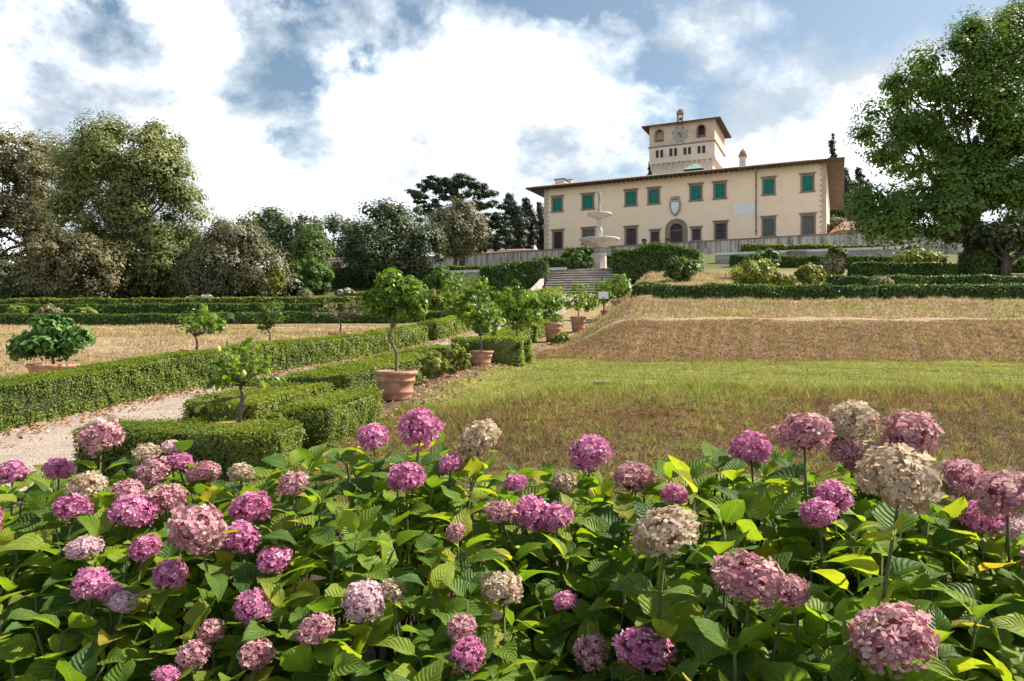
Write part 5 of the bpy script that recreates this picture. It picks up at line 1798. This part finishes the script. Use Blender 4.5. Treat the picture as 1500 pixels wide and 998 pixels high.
# weeds at the hedge foot
for k, (px, py, D, w, h, lab) in enumerate(((520, 600, 10.0, 46, 54, 'tangle of yellow-green weeds by the widest pot'), (668, 528, 14.8, 44, 56, 'tall yellow-green weeds beside the banded pot'),
                                            (402, 640, 7.75, 46, 90, 'yellow-green sprigs at the corner of the low front hedge block'), (822, 500, 25, 36, 30, 'pale weeds under the tall leaning pot'),
                                            (440, 615, 8.6, 46, 66, 'bright weeds along the inner hedge behind the front hedge block'), (635, 535, 13.6, 50, 44, 'bright weeds between the widest pot and the banded pot'))):
    shrub(lab, px, py, D, w, h, 'yellow_shrub', 170 + k, max(.034, D * .0032), 'weed', 46)

# ------------------------------------------------------------------ hydrangeas
hr = np.random.default_rng(2024)


def make_hyd_leaf():
    m, nt, b, o = new_mat('hydrangea_leaf')
    oi = nt.nodes.new('ShaderNodeObjectInfo')
    base = ramp(nt, oi.outputs['Random'], [(0, (.050, .115, .022)), (.3, (.105, .195, .028)), (.65, (.185, .275, .032)), (.95, (.28, .34, .045)), (1, (.38, .31, .06))])
    uv = nt.nodes.new('ShaderNodeTexCoord')
    sp_ = nt.nodes.new('ShaderNodeSeparateXYZ')
    nt.links.new(uv.outputs['UV'], sp_.inputs[0])

    def mth(op, a, b_=None):
        n = nt.nodes.new('ShaderNodeMath')
        n.operation = op
        for i, s in enumerate((a, b_)):
            if s is None:
                continue
            if isinstance(s, (int, float)):
                n.inputs[i].default_value = s
            else:
                nt.links.new(s, n.inputs[i])
        return n.outputs[0]
    aw = mth('ABSOLUTE', mth('SUBTRACT', sp_.outputs['X'], .5))
    ph = mth('SUBTRACT', mth('MULTIPLY', sp_.outputs['Y'], 8.0), mth('MULTIPLY', aw, 6.0))
    fr_ = mth('ABSOLUTE', mth('SUBTRACT', mth('FRACT', ph), .5))
    vein = mth('LESS_THAN', fr_, .045)
    midr = mth('LESS_THAN', aw, .022)
    vn = mth('MAXIMUM', vein, midr)
    tcn = nt.nodes.new('ShaderNodeTexCoord')
    nz = noise(nt, 6, 5, .6, tcn.outputs['Object'])
    var = ramp(nt, nz, [(.3, (.78, .82, .8)), (.6, (1.1, 1.08, 1.0))])
    mx = nt.nodes.new('ShaderNodeMix')
    mx.data_type = 'RGBA'
    mx.blend_type = 'MULTIPLY'
    mx.inputs[0].default_value = 1
    nt.links.new(base, mx.inputs[6])
    nt.links.new(var, mx.inputs[7])
    mv = nt.nodes.new('ShaderNodeMix')
    mv.data_type = 'RGBA'
    mv.inputs[7].default_value = (.20, .27, .07, 1)
    nt.links.new(mth('MULTIPLY', vn, .45), mv.inputs[0])
    nt.links.new(mx.outputs[2], mv.inputs[6])
    nt.links.new(mv.outputs[2], b.inputs['Base Color'])
    b.inputs['Roughness'].default_value = .5
    b.inputs['Specular IOR Level'].default_value = .28
    bump(nt, b, mth('ADD', mth('MULTIPLY', fr_, 1.0), mth('MULTIPLY', nz, .35)), .55, .010)
    t = nt.nodes.new('ShaderNodeBsdfTranslucent')
    mt = nt.nodes.new('ShaderNodeMix')
    mt.data_type = 'RGBA'
    mt.blend_type = 'MULTIPLY'
    mt.inputs[0].default_value = 1
    nt.links.new(mv.outputs[2], mt.inputs[6])
    mt.inputs[7].default_value = (1.9, 1.75, .5, 1)
    nt.links.new(mt.outputs[2], t.inputs['Color'])
    ms = nt.nodes.new('ShaderNodeMixShader')
    ms.inputs[0].default_value = .50
    nt.links.new(b.outputs[0], ms.inputs[1])
    nt.links.new(t.outputs[0], ms.inputs[2])
    nt.links.new(ms.outputs[0], o.inputs['Surface'])
    return m


M['hyd'] = make_hyd_leaf()
HL = [blade_mesh('hydrangea_leaf', M['hyd'], 1.0, w, 8, 4, f, d, wv, .05, .16, seed=s) for s, (w, f, d, wv) in enumerate(((.66, .25, .35, .03), (.72, .15, .5, .05), (.60, .35, .25, .02), (.70, .1, .15, .05), (.64, .3, .65, .04)))]


def petal_mat(name, stops, trans=(1.1, 1.0, 1.05)):
    return leaf_mat(name, stops, trans, .36, .65, 'rnd', .2)


PM = {
    'P': petal_mat('pink_petals', [(0, (.42, .11, .26)), (.5, (.60, .215, .385)), (.85, (.70, .35, .50)), (1, (.74, .50, .56))]),
    'M': petal_mat('dusty_mauve_petals', [(0, (.34, .125, .165)), (.4, (.52, .26, .30)), (.75, (.63, .40, .39)), (1, (.66, .53, .42))]),
    'C': petal_mat('cream_fading_petals', [(0, (.36, .25, .17)), (.4, (.54, .44, .29)), (.78, (.64, .56, .40)), (1, (.62, .36, .36))]),
    'L': petal_mat('pale_rose_petals', [(0, (.52, .30, .36)), (.6, (.70, .50, .54)), (1, (.78, .66, .62))]),
}


def bloom_mesh(kind, seed, asp):
    """Mophead flower: florets of four cupped petals over a domed head (radius 1)."""
    r = np.random.default_rng(seed)
    nf = 205
    i = np.arange(nf) + .5
    ph = np.arccos(1 - 1.78 * i / nf)
    th_ = np.pi * (1 + 5 ** .5) * i
    d = np.stack([np.cos(th_) * np.sin(ph), np.sin(th_) * np.sin(ph), np.cos(ph)], -1) + .10 * r.normal(size=(nf, 3))
    d /= np.linalg.norm(d, axis=1, keepdims=True)
    lump = np.where(r.random(nf) < .28, .84, 1.0) + .09 * np.sin(3 * th_ + seed) * np.sin(2 * ph + seed) + .07 * r.normal(size=nf)
    C = d * .84 * lump[:, None]
    V, F, R = [], [], []
    for k in range(nf):
        n = d[k] + .38 * r.normal(size=3)
        n /= np.linalg.norm(n)
        a = np.cross(n, r.normal(size=3))
        a /= np.linalg.norm(a)
        b = np.cross(n, a)
        s = .178 * (.75 + .5 * r.random())
        tint = np.clip(.5 + .24 * r.normal(), 0, 1)
        cup = .10 + .30 * r.random()
        for p in range(4):
            t = p * math.pi / 2 + .12 * r.normal()
            e = math.cos(t) * a + math.sin(t) * b
            f = -math.sin(t) * a + math.cos(t) * b
            base = len(V)
            wv = .05 * r.normal(size=3)
            V += [C[k], C[k] + s * (.55 * e + .40 * f) + n * s * (cup * .6 + wv[0]), C[k] + s * (.98 * e + .26 * f) + n * s * (cup + wv[1]), C[k] + s * (1.0 * e - .26 * f) + n * s * (cup + wv[2]),
                  C[k] + s * (.55 * e - .40 * f) + n * s * (cup * .6 - wv[0])]
            F.append([base, base + 1, base + 2, base + 3, base + 4])
            tv = float(np.clip(tint + .1 * r.normal(), 0, 1))
            R += [tv * .6] + [tv] * 4
    V = np.array(V)
    V[:, 2] *= asp
    # dim green heart that the florets hide
    nv = len(V)
    u8, v8 = 10, 6
    core, cf = [], []
    for q in range(v8 + 1):
        for w in range(u8):
            a_, p_ = 2 * math.pi * w / u8, math.pi * q / v8
            core.append((0.56 * math.sin(p_) * math.cos(a_), .56 * math.sin(p_) * math.sin(a_), .56 * asp * math.cos(p_)))
    for q in range(v8):
        for w in range(u8):
            cf.append((nv + q * u8 + w, nv + q * u8 + (w + 1) % u8, nv + (q + 1) * u8 + (w + 1) % u8, nv + (q + 1) * u8 + w))
    V = np.concatenate([V, np.array(core)])
    R = np.concatenate([np.array(R), np.zeros(len(core))])
    F5 = np.array(F)
    F4 = np.array(cf)
    return mesh_np('flower_head', V, [F5, F4], PM[kind], rnd=R)


BM = {k: [bloom_mesh(k, 300 + 17 * i + 5 * q, a) for q, a in enumerate((.80, .92, .70))] for i, k in enumerate('PMCL')}

# canopy of the bed: ridge line read from the photograph, the bed lies 2 to 3.5 m from the camera
RX = np.array([-200, 0, 100, 200, 300, 400, 480, 560, 620, 700, 780, 850, 900, 960, 1020, 1080, 1150, 1250, 1350, 1420, 1500, 1700.])
RYP = np.array([705, 702, 695, 692, 700, 690, 655, 668, 655, 675, 702, 705, 722, 712, 668, 672, 685, 690, 722, 742, 752, 760.])


def ridge(px):
    D_ = np.interp(px, [0, 850, 1030, 1500], [3.25, 3.15, 2.65, 2.55])
    return D_, -(np.interp(px, RX, RYP) - 499) / FPX * D_


def canopy(x, y):
    """height (world) of the canopy top"""
    px = 750 + x / np.maximum(y, .5) * FPX
    Dr, zr = ridge(px)
    q = np.clip(Dr - y, -1, 3)
    front = -.05 * q - .26 * q ** 2
    back = -.9 * q ** 2
    return EYE + zr + np.where(q > 0, front, back)


blooms = [(148, 640, 62, 'M'), (18, 692, 40, 'P'), (87, 688, 44, 'P'), (250, 655, 26, 'L'), (213, 665, 42, 'C'), (262, 676, 42, 'P'), (225, 692, 52, 'M'), (298, 694, 50, 'M'), (126, 716, 58, 'C'), (107, 746, 54, 'P'),
          (188, 720, 46, 'M'), (194, 750, 64, 'P'), (242, 732, 58, 'M'), (367, 745, 62, 'P'), (290, 776, 84, 'M'), (353, 788, 58, 'P'), (401, 820, 52, 'P'), (212, 803, 46, 'P'), (124, 803, 50, 'L'), (249, 842, 50, 'P'),
          (134, 855, 54, 'P'), (161, 868, 42, 'P'), (181, 882, 40, 'L'), (371, 890, 56, 'P'), (310, 925, 40, 'M'), (283, 960, 46, 'M'), (375, 958, 54, 'M'), (462, 922, 58, 'M'), (245, 990, 40, 'P'), (353, 692, 38, 'C'), (430, 708, 46, 'M'),
          (615, 628, 66, 'P'), (595, 700, 56, 'P'), (546, 640, 46, 'P'), (702, 645, 66, 'C'), (660, 680, 38, 'P'), (755, 708, 38, 'P'), (733, 750, 48, 'M'), (780, 752, 60, 'P'), (815, 758, 52, 'P'), (667, 780, 34, 'M'), (826, 708, 40, 'C'),
          (864, 665, 62, 'P'), (929, 700, 64, 'M'), (738, 862, 62, 'C'), (533, 880, 62, 'L'), (575, 866, 40, 'C'), (827, 881, 36, 'P'), (685, 960, 56, 'P'), (676, 920, 46, 'M'), (867, 955, 54, 'M'), (942, 950, 88, 'P'), (975, 778, 100, 'C'),
          (1100, 658, 60, 'P'), (1178, 635, 84, 'M'), (1248, 617, 72, 'C'), (1333, 635, 78, 'M'), (1238, 662, 56, 'M'), (1270, 672, 66, 'C'), (1318, 700, 112, 'C'), (1200, 752, 54, 'P'), (1222, 727, 54, 'P'), (1408, 702, 66, 'M'),
          (1475, 725, 90, 'M'), (1432, 760, 60, 'P'), (1476, 768, 48, 'L'), (1097, 848, 108, 'M'), (1160, 866, 50, 'M'), (1307, 935, 120, 'M'), (988, 725, 40, 'P'), (-30, 760, 60, 'P'), (1540, 830, 80, 'M'), (1000, 1060, 80, 'P'), (560, 1040, 60, 'M')]
bases = [(-2.75, 3.1, 'pink and faded hydrangea bush facing the mouth of the gravel path'), (-1.95, 2.95, 'hydrangea bush crowded with pink and mauve heads before the low front hedge'), (-1.2, 2.95, 'hydrangea bush with a large lilac head and bright pink ones beside it'),
         (-.45, 3.05, 'tall leafy hydrangea bush topped by a big upright pink head'), (.25, 3.05, 'hydrangea bush with a cream fading head and clustered pink heads before the grass bank'), (.75, 2.75, 'hydrangea bush carrying a lone long-stemmed pink head against the brown bank'),
         (1.15, 2.45, 'fresh light-green hydrangea bush with rose and mauve heads on upright stems'), (1.65, 2.35, 'hydrangea bush bearing the very large cream-green head'), (2.15, 2.4, 'hydrangea bush with big dusty mauve heads and one vivid pink one'),
         (-1.45, 2.25, 'shaded hydrangea bush with a trio of pink heads low among dark leaves'), (-.75, 2.15, 'dark leafy hydrangea bush with small drooping mauve heads'), (-.05, 2.1, 'leafy hydrangea bush with a tall cream-mauve head and a small pink head'),
         (.45, 1.95, 'shaded hydrangea bush with a large bright pink head low down'), (.85, 1.85, 'hydrangea bush bearing a huge round mauve head in its middle'), (-2.15, 2.2, 'leafy hydrangea bush with few heads at the bed end towards the path'), (1.9, 1.75, 'dark leafy hydrangea bush without heads below the big dusty mauve ones'), (-1.7, 2.6, 'hydrangea bush with vivid pink heads huddled under the large lilac one'), (-.85, 2.62, 'leafy hydrangea bush with hardly any heads between the lilac head and the cream-mauve one'), (.3, 2.55, 'leafy hydrangea bush under the clustered pink heads'), (1.05, 2.12, 'leafy hydrangea bush between the cream fading head and the huge round mauve one'), (-1.05, 1.8, 'low dark hydrangea foliage beneath the trio of pink heads'), (.1, 1.6, 'low dark hydrangea foliage beside the large bright pink head'),
         (-.4, 1.65, 'low dark hydrangea foliage in front of the drooping mauve heads'),
         (1.3, 1.75, 'dark-leaved hydrangea bush with a huge pinkish-tan head near the soil')]
shrubs = []
for bx_, by_, lab in bases:
    e_ = empty('hydrangea_bush', (bx_, by_, gz(bx_, by_)))
    tag(e_, lab, 'hydrangea', 'hydrangea bushes in the flower bed')
    e_['n'] = 0
    shrubs.append(e_)
BXY = np.array([(b[0], b[1]) for b in bases])


def nearest_bush(x, y):
    return shrubs[int(np.argmin((BXY[:, 0] - x) ** 2 + (BXY[:, 1] - y) ** 2))]


bl_list = []
for (px, py, w, k) in blooms:
    ys_c = np.linspace(3.6, 1.2, 200)
    ray = np.stack([(px - 750) / FPX * ys_c, ys_c, EYE + (499 - py) / FPX * ys_c], -1)
    ct = canopy(ray[:, 0], ray[:, 1]) + .03
    below = np.where(ray[:, 2] > ct)[0]
    # nearest depth on the way out at which the ray dips into the canopy
    D_ = 3.0
    inside = ray[:, 2] < ct
    near = [i for i in range(199, -1, -1) if inside[i]]
    if near:
        D_ = ys_c[near[0]]
    else:
        D_ = float(ridge(px)[0])
    D_ = min(D_, .19 * FPX / w)
    D_ = max(D_, 1.45)
    bl_list.append((px, py, w, k, D_))


def stem_path(bush, top, bend=.06):
    b = np.array(bush.location)
    a_ = hr.random() * 6.28
    root = b + np.array([math.cos(a_) * .13, math.sin(a_) * .13, -.03])
    t = np.linspace(0, 1, 6)[:, None]
    out = np.array(top) - root
    mid = root + out * np.array([.62, .62, .42]) + hr.normal(size=3) * bend
    return root * (1 - t) ** 2 + 2 * mid * t * (1 - t) + np.array(top) * t * t


def hides_bloom(p, rad):
    D_ = p[1]
    if D_ < .6:
        return True
    px, py = 750 + p[0] / D_ * FPX, 499 - (p[2] - EYE) / D_ * FPX
    rp = rad / D_ * FPX
    for (bx_, by_, w, k, bd) in bl_list:
        if bd > D_ - .02 and (px - bx_) ** 2 + (py - by_) ** 2 < (.38 * w + (.12 if py > by_ + .15 * w else .32) * rp) ** 2:
            return True
    return False


def add_leaf(bush, pos, az, pitch, size, flower=False):
    out = np.array([math.cos(az) * math.cos(pitch), math.sin(az) * math.cos(pitch), math.sin(pitch)])
    c = np.array(pos) + out * size * .65
    if not flower and c[2] > canopy(c[0], c[1]) + .11:
        return
    if hides_bloom(c, size * .55) or bush['n'] >= 298:
        return
    up = np.array([0, 0, 1.0]) + .28 * hr.normal(size=3)
    loc = np.array(pos) - np.array(bush.location)
    leaf_place(HL[hr.integers(len(HL))], bush, loc, out, up, size, .25 * hr.normal())
    bush['n'] += 1


def leafy_stem(bush, top, nodes, s0, first, crown_pair=True, down=.075):
    pth = stem_path(bush, top)
    V, F = tube_np(pth - np.array(bush.location), [.0075, .007, .0062, .0055, .0048, .004], 6)
    mb = MB().add(V, F)
    mb.build('stem', M['stem'], bush, True)
    seglen = np.linalg.norm(np.diff(pth, axis=0), axis=1)
    cum = np.concatenate([[0], np.cumsum(seglen)])
    az0 = hr.random() * 6.28
    for k in range(nodes):
        dist = cum[-1] - first - k * down * (1 + .12 * k)
        if dist < .18 * cum[-1]:
            break
        p = np.array([np.interp(dist, cum, pth[:, i]) for i in range(3)])
        az = az0 + k * math.pi / 2 + .25 * hr.normal()
        size = s0 * (.66 + .17 * min(k, 2)) * (.85 + .3 * hr.random())
        pitch = math.radians(38 - 17 * k) + .22 * hr.normal()
        for sgn in (0, math.pi):
            add_leaf(bush, p, az + sgn + .15 * hr.normal(), pitch, size, not crown_pair)


for (px, py, w, k, D_) in bl_list:
    c = P(px, py, D_)
    bush = nearest_bush(c[0], c[1])
    R = w / 2 / FPX * D_
    me = BM[k][hr.integers(3)]
    o = link('flower_head', me, bush)
    o.location = c - np.array(bush.location)
    o.rotation_euler = (.25 * hr.normal() - .12, .25 * hr.normal(), hr.random() * 6.28)
    o.scale = (R * 1.04, R * 1.04, R * 1.04)
    leafy_stem(bush, c - np.array([0, 0, R * .45]), 6, .160, R * .40, False)
# leafy shoots without flowers
cand = []
tries = 0
while len(cand) < 640 and tries < 40000:
    tries += 1
    y = 1.35 + 2.55 * hr.random()
    x = (hr.random() * 2 - 1) * (.80 * y + .15)
    if all((x - q[0]) ** 2 + (y - q[1]) ** 2 > .094 ** 2 for q in cand):
        cand.append((x, y))
for (x, y) in cand:
    z = float(canopy(x, y)) - .02 - .10 * hr.random() ** 2 + .012 * hr.normal()
    g_ = gz(x, y)
    if z < g_ + .22:
        continue
    nb_ = nearest_bush(x, y)
    if nb_['n'] > 290:
        continue
    leafy_stem(nb_, np.array([x, y, z]), 6 if y < 2.35 else (4 if hr.random() < .7 else 3), .168, .0)
print([e_['n'] for e_ in shrubs], len(cand))
for e_ in shrubs:
    del e_['n']
print('objects', len(bpy.data.objects), 'tris', sum(len(m.polygons) * 2 for m in bpy.data.meshes))
